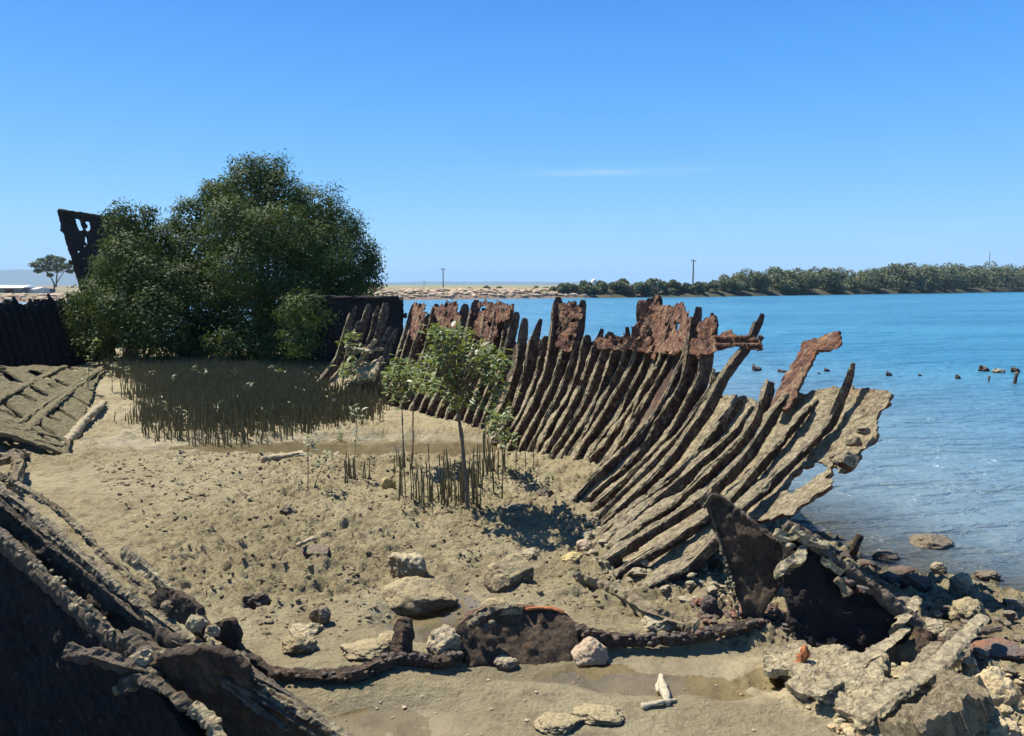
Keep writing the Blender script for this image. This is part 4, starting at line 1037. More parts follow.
part("timber_knee", tube_mesh([D(130, 640, 4.5), D(150, 655, 4.42), D(170, 668, 4.38), D(200, 672, 4.3)], 0.17, 0.10, seed=34, rough=0.03, seg=0.018, taper1=0.5), M_WOOD, pb)
# lower skin, a near-black sheet that paints in the deep shade here
pl2 = plane3(D(0, 545, 5.2), D(140, 655, 4.5), D(60, 736, 5.0))
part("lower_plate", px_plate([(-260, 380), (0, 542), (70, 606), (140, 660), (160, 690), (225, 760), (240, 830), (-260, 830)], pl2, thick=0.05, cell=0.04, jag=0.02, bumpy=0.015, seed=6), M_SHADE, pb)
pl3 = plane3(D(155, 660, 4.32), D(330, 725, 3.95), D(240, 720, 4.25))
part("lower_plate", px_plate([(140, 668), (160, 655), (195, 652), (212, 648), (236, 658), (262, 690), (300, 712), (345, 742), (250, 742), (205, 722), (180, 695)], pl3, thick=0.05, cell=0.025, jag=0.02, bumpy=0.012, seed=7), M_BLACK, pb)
part("rim", tube_mesh([D(160, 657, 4.3), D(180, 653, 4.28), D(198, 650, 4.26), D(212, 646, 4.26)], 0.05, 0.05, seed=41, rough=0.02, seg=0.015), M_CRUST, pb)
part("rim", tube_mesh([D(236, 655, 4.22), D(252, 680, 4.12), D(275, 700, 4.06), D(305, 714, 4.0), D(350, 742, 3.92)], 0.075, 0.06, seed=42, rough=0.016, seg=0.015, sc=13), M_RIBN, pb)
pl4 = plane3(D(150, 590, 4.75), D(270, 670, 4.35), D(250, 690, 4.40))
part("torn_plate", px_plate([(152, 594), (165, 589), (182, 592), (198, 602), (208, 618), (212, 624), (220, 620), (238, 618), (242, 630), (240, 644), (258, 658), (272, 676), (268, 690), (240, 664), (218, 648), (190, 625), (160, 604)], pl4, thick=0.04, cell=0.022, jag=0.015, bumpy=0.012, seed=9), M_DARK, pb)
for (u, v, Y, s, m_) in [(197, 624, 4.42, .12, M_CRUSTP), (214, 630, 4.36, .08, M_CRUSTP), (168, 606, 4.6, .07, M_CRUST), (142, 660, 4.36, .13, M_CRUSTP), (150, 676, 4.3, .10, M_CRUST), (128, 686, 4.28, .10, M_CRUST), (118, 690, 4.3, .06, M_CRUSTP)]:
    part("crust_lump", mesh_np(*rock_np(D(u, v, Y), (s*1.2, s, s), int(u), 3, 6, 0.2)), m_, pb)
part("bent_frame", tube_mesh([D(120, 688, 4.25), D(138, 676, 4.28), D(155, 680, 4.26), D(172, 694, 4.2), D(190, 708, 4.14)], 0.07, 0.06, seed=44, rough=0.025, seg=0.015), M_WOOD, pb)
o = link("driftwood", merge([tube_mesh([D(193, 707, 4.02), D(203, 716, 4.0), D(214, 728, 3.96), D(226, 745, 3.9)], 0.06, 0.05, seed=51, rough=0.02, seg=0.015, taper0=0.9), tube_mesh([D(196, 716, 3.98), D(190, 710, 4.0), D(199, 703, 4.03)], 0.035, seed=52, rough=0.012, seg=0.015)]), M_CRUSTP)
tag(o, "pale forked stick lying at the bottom edge under the port bow", "driftwood")
# a sunken frame at the left edge of the mud
o = link("wreck_fragment", merge([tube_mesh([GG(-20, 482)+np.array([0, 0, .22]), GG(8, 474)+np.array([0, 0, .2]), GG(24, 462)+np.array([0, 0, .1])], 0.14, 0.12, seed=53, rough=0.035, seg=0.02), tube_mesh([GG(12, 500)+np.array([0, 0, .14]), GG(20, 482)+np.array([0, 0, .18]), GG(16, 466)+np.array([0, 0, .16])], 0.12, seed=54, rough=0.035, seg=0.02)]), M_CRUST)
tag(o, "short crusted frame end jutting in from the left edge above the port bow", "wreck piece")

# ------------------------------------------------------------------ the wreck: stern plates in the near right
st = thing("shipwreck", tuple(G(760, 622)), "dark upright torn plates of the ship's end with a sloping beam at the near right", "shipwreck")
pl = plane3(D(710, 495, 5.62), D(745, 622, 5.42), D(800, 625, 5.30))
part("torn_plate", px_plate([(706, 501), (710, 495), (718, 494), (727, 501), (738, 509), (752, 522), (768, 534), (786, 545), (800, 556), (793, 575), (778, 590), (768, 604), (764, 625), (746, 625), (741, 606), (735, 588), (728, 562), (717, 535)], pl, thick=0.05, cell=0.022, jag=0.014, bumpy=0.014, seed=11), M_BLACK, st)
P1, N1 = pl
def on1(u, v, off=0.0): return PLN(u, v, P1, N1)+N1*off
part("plate_edge", tube_mesh([on1(703, 507, .03), on1(712, 494, .03), on1(722, 496, .03), on1(732, 504, .02), on1(745, 516, .02), on1(760, 528, .02), on1(778, 541, .02)], 0.03, seed=61, rough=0.012, seg=0.014, sc=14), M_WOOD, st)
part("plate_edge", tube_mesh([on1(707, 500, .03), on1(716, 530, .03), on1(726, 562, .03), on1(733, 590, .03), on1(740, 620, .02)], 0.016, seed=62, rough=0.008, seg=0.014, sc=14), M_WOOD, st)
lumps = []
r = np.random.default_rng(8)
for k in range(36):
    t_ = r.uniform(0, 1); s = r.uniform(0.01, 0.028)
    lumps.append(rock_np(on1(np.interp(t_, [0, .5, 1], [722, 731, 741])+r.normal()*1.5, np.interp(t_, [0, .5, 1], [545, 585, 618]), .04), (s, s, s), k, 2, 4, .15))
part("barnacle_crust", mesh_np(*join_np(lumps)), M_CRUSTP, st)["kind"] = "stuff"
pl = plane3(D(790, 530, 5.42), D(915, 625, 5.25), D(800, 640, 5.16))
P2_, N2_ = pl
part("torn_plate", px_plate([(782, 534), (792, 528), (815, 545), (850, 573), (885, 602), (912, 626), (905, 640), (880, 648), (850, 660), (800, 655), (786, 610), (780, 570)], pl, thick=0.05, cell=0.022, jag=0.016, bumpy=0.014, seed=13), M_SHADE, st)  # dark sheet painted in for the shadowed hollow under the beam
def on2(u, v, off=0.0): return PLN(u, v, P2_, N2_)+N2_*off
part("beam", tube_mesh([on2(784, 526, .03), on2(800, 536, .04), on2(830, 559, .04), on2(860, 583, .04), on2(890, 607, .04), on2(917, 630, .04)], 0.085, 0.10, updir=N2_, seed=63, rough=0.02, seg=0.016, sc=12), M_WOOD, st)
for k, (pts, w, m_) in enumerate([([(788, 530), (798, 540), (812, 546), (822, 548)], .06, M_CRUSTP), ([(770, 534), (784, 540), (790, 536)], .05, M_CRUSTP), ([(816, 560), (826, 566), (836, 574)], .04, M_CRUSTP), ([(830, 580), (838, 588), (842, 596)], .06, M_CRUST)]):
    part("bent_frame", tube_mesh([on2(u, v, .09) for u, v in pts], w, seed=70+k, rough=0.02, seg=0.014), m_, st)
pl5 = plane3(D(778, 545, 5.30), D(805, 555, 5.28), D(785, 570, 5.15))
o = part("crusted_flap", px_plate([(775, 572), (780, 562), (792, 556), (800, 548), (806, 546), (804, 562), (800, 566), (788, 568), (778, 578)], pl5, thick=0.05, cell=0.018, jag=0.012, bumpy=0.015, seed=15), M_CRUSTP, st)
o['label'] = "pale peeling flap hanging on the dark plates"
for (u, v, s, m_) in [(842, 584, .07, RK_RUST), (856, 590, .08, RK_RUST), (838, 580, .04, RK_PALE), (785, 548, .07, RK_GREY), (824, 562, .03, RK_PALE)]:
    part("crust_lump", mesh_np(*rock_np(on2(u, v, .09), (s*1.3, s, s*.8), int(u), 3, 6, .2)), m_, st)

# ------------------------------------------------------------------ low frames across the mud in front
box = thing("iron_box", tuple(G(515, 664)), "dark rusted box plate standing in the mud, its torn top edge glowing orange", "wreck piece")
pl = plane3(D(460, 615, 5.25), D(575, 625, 5.28), D(500, 665, 5.09))
part("front_plate", px_plate([(454, 632), (466, 618), (480, 612), (500, 611), (530, 613), (556, 613), (570, 620), (578, 628), (580, 672), (560, 680), (530, 684), (496, 690), (474, 684), (464, 650)], pl, thick=0.05, cell=0.02, jag=0.012, bumpy=0.012, seed=16), M_BLACK, box)
top = [D(455, 630, 5.22), D(478, 610, 5.25), D(512, 606.5, 5.28), D(545, 608, 5.3), D(566, 613, 5.3), D(578, 625, 5.3), D(560, 612, 5.42), D(530, 604, 5.48), D(490, 605, 5.45), D(466, 612, 5.38)]
part("top_plate", mesh_np(np.concatenate([np.array(top), np.array(top)-np.array([0, 0, .05])]), [list(range(10)), list(range(19, 9, -1))]+[[i, i+10, (i+1) % 10+10, (i+1) % 10] for i in range(10)]), M_TOPRUST, box, False)
M_ORANGE = mat_plain("fresh_rust", (0.34, 0.125, 0.048), 0.5, 22, 0.9, 0.02)
o = part("torn_edge", tube_mesh([D(526, 609, 5.28), D(540, 607.5, 5.3), D(556, 609, 5.3), D(563, 613, 5.3)], 0.035, 0.015, seed=17, rough=0.012, seg=0.014), M_ORANGE, box); o['label'] = "bright orange fresh rust edge"
part("torn_edge", tube_mesh([D(456, 634, 5.2), D(470, 618, 5.22), D(484, 610, 5.26), D(505, 607.5, 5.26), D(522, 608.5, 5.27)], 0.06, 0.06, seed=18, rough=0.025, seg=0.014), M_RIBN, box)
for k in range(7):
    r = np.random.default_rng(k); part("crust_lump", mesh_np(*rock_np(D(472+k*3.2, 618+r.uniform(-2, 12), 5.14), (.07, .05, .06), k, 3, 5, .2)), RK_DARK, box)

def lumpy_bar(name, pxs, w, lump, label, cat, mat, seed, n=60, cm=None):
    t = thing(name, tuple(GG(*pxs[0])), label, cat)
    pts = [GG(u, v)+np.array([0, 0, w*0.55]) for u, v in pxs]
    part("bar", tube_mesh(pts, w, w*0.9, seed=seed, rough=w*0.28, seg=0.018, sc=12), mat, t)
    r = np.random.default_rng(seed); L = []; pts = np.array(pts)
    for k in range(n):
        s = r.uniform(0, len(pts)-1.001); i = int(s); p = pts[i]*(1-s+i)+pts[i+1]*(s-i)+np.array([r.normal()*w*.3, -w*.35+r.normal()*w*.2, r.uniform(-.1, .5)*w])
        q = r.uniform(*lump); L.append(rock_np(p, (q*1.2, q, q), seed*100+k, 2, 5, .2))
    part("crust", mesh_np(*join_np(L)), cm or RK_PLUM, t)["kind"] = "stuff"
lumpy_bar("keel_frame", [(258, 676), (290, 681), (330, 683), (355, 682), (372, 674), (395, 668)], 0.07, (.02, .04), "low dark lumpy frame lying across the mud from the port bow to the dark post", "wreck piece", M_DARK, 81)
lumpy_bar("keel_frame", [(380, 668), (400, 664), (420, 666), (440, 668), (458, 660)], 0.08, (.02, .05), "short dark frame at the foot of the dark post, ending at the box plate", "wreck piece", M_DARK, 82)
lumpy_bar("iron_chain", [(570, 632), (590, 642), (615, 646), (650, 646), (690, 643), (730, 635), (775, 626)], 0.075, (.03, .055), "heavy dark chain of rusted lumps running from the box plate to the stern plates", "chain", M_DARK, 83, 110)
lumpy_bar("fallen_log", [(574, 580), (600, 592), (625, 603), (650, 618), (672, 627), (696, 634)], 0.09, (.02, .04), "slender mud covered log lying on the mud before the nearest ribs", "log", M_CRUST, 84, 14, RK_GREY)
post = tube_mesh([G(404, 664, -.05), D(404, 640, 5.05), D(405, 619, 5.08)], 0.12, 0.11, updir=(0, 1, 0), seed=85, rough=0.025, seg=0.015, sc=12, prof=[(0, 1.2), (.8, 1), (1, .75)])
tag(link("timber_post", post, M_DARK), "short dark weathered post standing upright in the mud left of the box plate", "post")

# ------------------------------------------------------------------ rocks
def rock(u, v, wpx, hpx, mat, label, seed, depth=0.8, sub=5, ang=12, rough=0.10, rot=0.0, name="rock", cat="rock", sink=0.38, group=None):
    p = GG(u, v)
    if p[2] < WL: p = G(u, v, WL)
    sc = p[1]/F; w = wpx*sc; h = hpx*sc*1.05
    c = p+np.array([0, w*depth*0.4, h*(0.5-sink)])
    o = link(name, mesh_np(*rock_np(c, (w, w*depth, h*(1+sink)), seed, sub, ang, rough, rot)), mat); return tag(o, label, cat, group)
rock(404, 577, 46, 26, RK_PALE, "pale smooth topped rock on mid mud, black shadow under its right end", 1)
rock(512, 590, 60, 36, RK_MUD, "large round mud coated rock above the box plate", 2, rough=0.06)
rock(415, 617, 88, 36, RK_MUD, "broad flat mud covered slab with a dark broken front", 3, ang=5, rough=0.08, depth=0.7)
rock(530, 563, 26, 16, RK_GREY, "small angular grey rock leaning on the back of the round mud coated rock", 4)
rock(584, 552, 20, 13, RK_PINK, "small pinkish stone in front of the ribs, left of the yellow one's tip", 5)
rock(573, 562, 24, 11, RK_YEL, "yellow stained low stone just in front of the pinkish stone", 6)
rock(589, 667, 46, 30, RK_PINK, "pinkish angular rock below the chain, right of the box plate", 7)
rock(506, 671, 28, 14, RK_GREY, "small grey rock at the foot of the box plate", 8)
rock(443, 664, 42, 40, RK_PALE, "angular pale rock leaning against the left end of the box plate", 9)
rock(319, 625, 26, 20, RK_DARK, "dark stone standing behind the flat pale stone, left of the slab", 10)
rock(304, 637, 38, 14, RK_PALE, "flat pale cream stone on the mud left of the slab", 11, ang=5)
rock(388, 489, 17, 15, RK_YEL, "squared yellowish block on the mud by the thin seedlings", 12, ang=12)
rock(288, 516, 22, 13, RK_DARK, "brown triangular stone alone on the open mud", 13)
rock(313, 558, 36, 11, RK_DARK, "low dark lump with a pale strip lying on it, centre left of the mud", 14)
rock(428, 593, 30, 14, RK_MUD, "mud lump touching the back of the broad slab", 15)
rock(362, 660, 60, 14, RK_MUD, "long low mud bank left of the dark post", 16, ang=3)
rock(388, 648, 34, 14, RK_MUD, "flat mud topped stone right behind the dark post", 17, ang=4)
rock(496, 612, 34, 12, RK_MUD, "low mud mound just behind the box plate", 18, ang=3)
rock(655, 633, 44, 16, RK_PALE, "pale cream stone lying between the slender log and the chain", 19)
rock(710, 612, 20, 19, RK_RUST, "round rusty ball by the foot of the dark torn plate", 20, ang=3, rough=0.08)
rock(296, 656, 40, 22, RK_MUD, "rounded mud covered lump below the flat pale stone", 21, ang=4)
rock(545, 500, 22, 16, RK_DARK, "dark jagged stump right of the sapling shadow", 22, rough=.25)
rock(520, 518, 54, 12, RK_DARK, "low dark edged ledge of mud just right of the breathing roots", 23, ang=3)
rock(937, 549, 46, 20, RK_DARK, "dark rock standing alone in the shallows at right", 24, sink=.45)
rock(967, 596, 28, 26, RK_GREY, "angular grey rock at the water's edge below the lone shallows rock", 25)
rock(943, 573, 20, 12, RK_GREY, "small pointed rock in the shallows between two larger rocks", 26)
rock(994, 580, 26, 9, RK_DARK, "low wet rock awash near the right edge", 27)
rock(1018, 612, 26, 20, RK_DARK, "dark wet rock at the right edge on the shore", 28)
rock(920, 592, 32, 22, RK_PLUM, "dark shaded rock beside the water below the thin post", 29)
rock(900, 588, 34, 16, RK_PLUM, "low black rock in the shadow of the stern plates", 30)
rock(925, 662, 26, 30, RK_GREY, "pale grey pear shaped rock propped in the black hollow by the beam end", 31)
rock(938, 636, 26, 16, RK_GREY, "grey rock just above the pear shaped one", 32)
rock(951, 644, 28, 16, RK_GREY, "square edged rock with a dark end, right of the beam end", 33, ang=12)
rock(978, 625, 46, 26, RK_MUD, "big mud topped rock with a dark right end on the shore", 34)
rock(975, 668, 34, 20, RK_DARK, "round dark rock behind the narrow pale beam", 35)
rock(1002, 708, 58, 40, RK_CRUST, "large yellow crusted boulder at the right edge", 36, sub=5, rough=.12)
rock(1006, 748, 56, 30, RK_CRUST, "yellow crusted boulder at the bottom right corner", 37, sub=5, rough=.16)
rock(968, 745, 40, 20, RK_GREY, "grey crusted rock at the bottom edge beside the slab", 38)
rock(880, 640, 60, 20, RK_GREY, "flat grey rock lying under the sloping beam", 39, ang=4)
rock(848, 640, 10, 8, RK_PALE, "small round pale pebble lit inside the black shadow of the stern plates", 40, sub=3)
rock(826, 640, 36, 18, RK_PLUM, "purple grey crusted lump at the edge of the black shadow", 41)
rock(812, 690, 26, 10, RK_GREY, "broken pale shelly lump under the orange tuft", 42)
rock(680, 545, 20, 14, RK_GREY, "stone wedged between two near ribs below the knotted one", 43)
rock(615, 565, 22, 13, RK_PLUM, "dark pebbly lump at the mud end of the near ribs", 44)
rock(637, 577, 26, 9, RK_GREY, "low grey stone between the two lowest ribs", 45)
rock(600, 728, 60, 12, RK_MUD, "flat mud slab at the bottom edge centre", 46, ang=5)
rock(560, 736, 56, 12, RK_MUD, "flat mud slab at the bottom edge left of centre", 47, ang=5)
rock(250, 610, 40, 20, RK_PLUM, "dark clumped lump of mud and shell on the slope left of the flat stones", 48, rough=.3)
rock(1012, 660, 70, 10, RK_RUST, "reddish flat plank of rust at the right edge of the shore", 49, ang=4)
for k, (u, v, w, h) in enumerate([(870, 568, 22, 8), (890, 560, 30, 7), (846, 560, 24, 9), (905, 575, 26, 8)]):
    rock(u, v, w, h, RK_PLUM, "low black rock awash in the shadowed water by the thin post", 50+k, sub=3, group="black rocks awash by the thin post")
rock(985, 604, 30, 14, RK_DARK, "low dark wet stone at the waterline below the low awash rock", 160)
rock(955, 618, 26, 14, RK_DARK, "dark stone on the wet shore above the square edged rock", 161)
rock(905, 612, 34, 16, RK_DARK, "dark wet stone near the upper end of the sloping beam's shadow", 162)
rock(1000, 636, 24, 12, RK_DARK, "small dark stone behind the reddish plank at the right edge", 163)
o = link("orange_tuft", merge([mesh_np(*rock_np(GG(799, 674)+np.array([dx*.008, -.05, .13-dy*.01]), (.075, .06, .11), 90+k, 3, 8, .5)) for k, (dx, dy) in enumerate([(0, 0), (4, 5), (-3, 6), (2, -3)])]), M_ORANGE)
tag(o, "bright orange rusted tuft on the pale crust before the stern plates", "wreck piece")
rock(815, 684, 34, 20, RK_PLUM, "dark lump in place of the shadow right under the orange tuft", 60, rough=.2)  # lump coloured dark to stand in for the tuft's cast shadow
rock(776, 622, 30, 18, RK_RUST, "orange stained crusted lump where the chain meets the stern plates", 61, rough=.2)
# slabs and beams in the bottom right corner
t = thing("broken_slab", tuple(G(930, 730)), "thick crusted slab tilted up at the bottom right, dark on its right face", "wreck piece")
pl = plane3(D(872, 742, 4.06), D(985, 690, 4.1), D(948, 683, 4.43))
part("slab", px_plate([(872, 742), (890, 718), (920, 694), (948, 683), (968, 684), (985, 690), (988, 700), (965, 720), (930, 742)], pl, thick=0.14, cell=0.014, jag=0.03, bumpy=0.024, seed=21), M_CRUST, t)
part("shaded_face", px_plate([(930, 742), (946, 712), (984, 690), (988, 706), (970, 735), (955, 750)], plane3(D(930, 742, 3.98), D(985, 690, 4.08), D(985, 725, 4.1)), thick=0.05, cell=0.02, jag=0.015, bumpy=0.02, seed=22), M_DARK, t)  # slab's right side, its shade put in as dark colour
for k, (pts, w, lab, m_) in enumerate([([(866, 682), (885, 660), (900, 642), (916, 627)], .11, "pale beam running up from the crust to the foot of the sloping beam", M_CRUSTP),
                                       ([(905, 712), (930, 690), (955, 668), (982, 647)], .13, "narrow pale beam pointing at the shore, left of the round dark rock", M_CRUSTP),
                                       ([(906, 694), (922, 682), (934, 672)], .13, "reddish crusted stub between the two pale beams", M_RIBN)]):
    o = link("hull_beam", tube_mesh([GG(u, v)+np.array([0, 0, .03+.24*i/len(pts)]) for i, (u, v) in enumerate(pts)], w, w*0.45, seed=90+k, rough=0.014, seg=0.015, sc=11, taper1=.6), m_); tag(o, lab, "beam")
pl = plane3(D(916, 626, 4.95), D(962, 662, 4.75), D(925, 675, 4.72))
o = link("torn_plate", px_plate([(915, 628), (930, 630), (945, 640), (965, 664), (950, 676), (925, 668)], pl, thick=0.05, cell=0.02, jag=0.02, bumpy=0.02, seed=23), M_DARK); tag(o, "dark torn plate leaning between the beam end and the narrow pale beam", "wreck piece")
pl = plane3(G(790, 660, .05), G(880, 735, .05), G(900, 680, .11))
o = link("crust_sheet", px_plate([(772, 652), (800, 642), (835, 650), (870, 664), (905, 690), (915, 715), (885, 748), (850, 724), (826, 702), (800, 694), (790, 680), (766, 668)], pl, thick=0.05, cell=0.014, jag=0.06, bumpy=0.015, seed=24, jsc=9), M_CRUSTP)
tag(o, "pale broken sheet of yellowish concretion sloping to the wet mud at lower right", "concretion")
# sticks and bones on the mud
for k, (pts, w, hz_, lab) in enumerate([([(812, 712), (845, 688), (880, 664), (906, 642)], .09, .10, "long pale weathered plank crossing the concretion sheet towards the sloping beam"),
                                     ([(858, 742), (892, 716), (925, 694), (958, 672)], .12, .13, "broad pale plank running beside the tilted slab at the bottom right"),
                                     ([(792, 690), (818, 674), (846, 660)], .06, .09, "short splintered plank on the upper left of the concretion sheet"),
                                     ([(930, 655), (960, 646), (1000, 640)], .06, .08, "thin dark brown plank lying across the shore right of the pear shaped rock")]):
    o = link("broken_plank", tube_mesh([GG(u, v)+np.array([0, 0, hz_]) for u, v in pts], w, 0.03, ns=14, seed=400+k, rough=0.014, seg=0.014, sc=16, taper1=.55, square=.4), M_CRUSTP if k < 3 else M_WOOD); tag(o, lab, "plank")
o = link("bleached_branch", merge([tube_mesh([GG(661, 684)+np.array([0, 0, .05]), GG(664, 697)+np.array([0, 0, .04]), GG(668, 706)+np.array([0, 0, .02])], .04, seed=1, rough=.012, seg=.012), tube_mesh([GG(642, 709)+np.array([0, 0, .01]), GG(660, 706)+np.array([0, 0, .02]), GG(676, 702)+np.array([0, 0, .01])], .035, seed=2, rough=.01, seg=.012, taper1=.4), tube_mesh([GG(661, 686)+np.array([0, 0, .05]), GG(657, 690)+np.array([0, 0, .03]), GG(659, 695)+np.array([0, 0, .02])], .025, seed=3, rough=.008, seg=.012)]), mat_plain("bleached", (.40, .34, .23), .3, 20, .9, .01))
tag(o, "small white forked branch on the wet mud in the foreground", "branch")
for u, v, a, lab in [(307, 551, (18, -7), "pale splinter of wood lying on the dark lump"), (283, 460, (42, -6), "grey driftwood plank lying by the pool before the breathing roots")]:
    p0, p1 = GG(u-a[0]/2, v-a[1]/2), GG(u+a[0]/2, v+a[1]/2); h = np.array([0, 0, .05 if u < 300 else .09])
    o = link("driftwood", tube_mesh([p0+h, (p0+p1)/2+h, p1+h], .10 if u < 300 else .04, .07 if u < 300 else .03, seed=u, rough=.015, seg=.02), M_DRIFT); tag(o, lab, "driftwood")
for k, (u, v, lab) in enumerate([(607, 712, "white oyster shell on the wet mud left of the forked branch"), (620, 720, "smaller white shell just below the oyster shell"), (842, 725, "white pebble at the bottom edge in front of the pale crust"), (540, 516, "tiny white shell on the dark edged ledge")]):
    rock(u, v, 12 if k < 3 else 5, 6, RK_PALE, lab, 120+k, sub=3, name="shell" if k != 2 else "pebble", cat="shell" if k != 2 else "pebble")

# uncountable rubble, clods and shell bits
def scatter(name, label, polys, n, smin, smax, mats, seed, flat=0.7, cat="rubble"):
    r = np.random.default_rng(seed); L = []; k = 0
    lo = np.array([min(p[0] for po in polys for p in po), min(p[1] for po in polys for p in po)]); hi = np.array([max(p[0] for po in polys for p in po), max(p[1] for po in polys for p in po)])
    XY = r.uniform(lo, hi, (n*40, 2)); ok = np.zeros(len(XY), bool)
    for po in polys: ok |= sdf_poly(XY[:, 0], XY[:, 1], po) < 0
    XY = XY[ok][:n]; z, _, _ = ground(XY[:, 0], XY[:, 1])
    for k, ((x, y), zz) in enumerate(zip(XY, z)):
        s = smin*(smax/smin)**(r.uniform()**2.2)
        L.append(rock_np((x, y, zz+s*0.18), (s*r.uniform(.8, 1.5), s*r.uniform(.8, 1.3), s*flat), seed*1000+k, 2 if s > .05 else 1, 5 if s > .03 else 3, .18, r.uniform(0, 3)))
    o = link(name, mesh_np(*join_np(L)), mats, None, False); tag(o, label, cat, kind='stuff')
def gp(L): return [tuple(G(u, v)[:2]) for u, v in L]
scatter("shore_shingle", "grey stones and shingle strewn along the shore at right", [gp([(860, 575), (940, 592), (1024, 606), (1100, 650), (1100, 700), (1000, 680), (930, 640)])], 260, .02, .10, RK_DARK, 1)
scatter("crust_rubble", "pale crusted rubble and shell before the stern plates", [gp([(770, 650), (830, 640), (1040, 680), (1060, 760), (860, 760), (790, 690)])], 700, .012, .09, RK_CRUST, 2)
scatter("rust_rubble", "dark purple and rusty rubble heaped behind the chain", [gp([(690, 612), (740, 605), (800, 622), (815, 650), (770, 632), (700, 640)])], 520, .018, .065, RK_RUST, 3, .8)
scatter("rib_rubble", "stones and shells caught between the nearest ribs", [gp([(590, 520), (650, 540), (740, 590), (735, 612), (660, 605), (600, 580), (575, 545)])], 500, .02, .09, RK_GREY, 4)
scatter("mud_clods", "small clods of dried mud strewn over the open flat", [gp([(90, 470), (200, 452), (420, 448), (540, 455), (590, 540), (640, 620), (420, 600), (300, 660), (200, 600)])], 6500, .008, .055, M_MUD, 5, .6)
scatter("shell_bits", "bits of white shell and gravel over the foreground mud", [gp([(330, 660), (800, 660), (860, 740), (330, 740)]), gp([(200, 560), (600, 520), (620, 600), (250, 620)])], 420, .008, .026, RK_PALE, 6, .5)

# ------------------------------------------------------------------ mangroves
def crown_leaves(blobs, per, L0, seed, z_min=0.1, sprig=14, spread=0.12):
    r = np.random.default_rng(seed); C = []; Dn = []; Tn = []
    for c, rad in blobs:
        ns = max(3, int(per*rad*rad)); d = r.normal(size=(ns, 3)); d /= np.linalg.norm(d, axis=1)[:, None]
        bump = 0.94+0.26*fbm(d*1.4+c, 3, seed)
        sp = c+d*rad*(bump*(1-0.42*r.uniform(size=ns)**2))[:, None]*np.array([1, 1, 0.92])
        out = np.repeat(d, sprig, 0)
        q = np.repeat(sp, sprig, 0)+r.normal(size=(ns*sprig, 3))*spread*np.array([1, 1, 0.8])
        C.append(q); Dn.append(out); Tn.append(np.full(len(q), r.normal(0, 0.16)))
    C = np.concatenate(C); Dn = np.concatenate(Dn); k = C[:, 2] > z_min; C = C[k]; Dn = Dn[k]; Tn = np.concatenate(Tn)[k]
    N = r.normal(size=C.shape)*0.40+Dn*1.25+np.array([0, 0, 0.25])
    L = L0*r.uniform(0.7, 1.25, len(C)); return leaf_mesh(C, L, L*0.42, N, seed=seed, tone=Tn)
def px_blobs(L, Y0): return [(D(u, v, Y0+dy), rp/F*(Y0+dy)) for u, v, rp, dy in L]
def limbs(base, tops, w, seed):
    r = np.random.default_rng(seed); ms = []
    for t_ in tops:
        m1 = base+(t_-base)*0.35+np.array([r.normal()*.15, r.normal()*.15, 0.2]); m2 = base+(t_-base)*0.7+np.array([r.normal()*.2, r.normal()*.2, .15])
        ms.append(tube_mesh([base+np.array([r.normal()*.2, r.normal()*.2, -.4]), m1, m2, t_], w*r.uniform(.7, 1.1), ns=7, seg=0.12, rough=0.012, sc=5, taper1=.25, seed=seed+len(ms), square=1))
    return merge(ms)
B1 = [(250,188,26,0),(222,196,22,0.5),(283,198,28,0),(315,212,30,0.2),(340,230,26,0.4),(360,255,20,0.3),(368,272,13,0),(235,225,34,-1.4),(275,235,36,-1.8),(315,255,36,-1.2),(345,280,26,-0.4),(245,270,34,-2.2),
      (290,290,34,-2.0),(325,305,26,-1.0),(215,300,28,-1.6),(255,318,30,-1.8),(200,255,30,-0.6),(192,215,20,0),(188,282,28,-1.4),(226,344,15,-2.9),(285,325,26,-1.0),(330,325,22,0.5),(180,235,20,0.5),
      (250,230,40,2.2),(310,250,40,2.4),(280,300,40,2.2),(215,280,38,2.0),(345,290,28,2.0),(215,195,14,-.5),(268,175,20,.3),(245,172,15,.2),(300,335,26,-2.6),(275,350,22,-2.8),(250,345,20,-2.4),(205,335,26,-.5),(190,345,22,-1.2),(225,325,26,-.6),(200,350,14,-2), (305,312,24,-4.0),(300,340,20,-4.2), (374,262,8,0), (376,283,7,0)]
B2 = [(120,214,13,0),(119,234,14,-.2),(140,228,18,0.2),(160,244,20,0),(128,258,26,-.8),(113,270,17,-.4),(150,275,28,-1.0),(98,298,24,-.8),(84,325,16,-.6),(78,306,14,-.2),(122,315,28,-1.4),(158,318,28,-1.8),
      (172,300,26,-1.2),(104,340,16,-1.2),(140,342,18,-1.9),(168,338,22,-2.2),(178,345,18,-1),(195,330,22,-.4),(172,262,20,.6),(72,318,9,-.4),(125,280,34,1.6),(155,300,34,1.6),(106,312,26,1.4),(140,250,26,1.2),(72,335,8,-.5),(150,212,8,.3),(88,345,10,-1)]
for lab, B, Y0, bu, seed in [("tall dense dark mangrove tree with a domed crown over the bed of roots", B1, 24.2, 262, 11), ("lower mangrove tree at left with a stepped crown beside the dark bow", B2, 23.6, 128, 12)]:
    base = D(bu, 372, Y0); base[2] = 0.05
    t = thing("mangrove_tree", tuple(base), lab, "tree")
    bl = px_blobs(B, Y0)
    part("crown", crown_leaves(bl, 300, 0.11, seed, 0.3), M_LEAF, t, False)
    part("trunk", limbs(base, [c for c, rr in bl if c[2] > 0.8][::2], 0.20, seed), M_BARK, t)

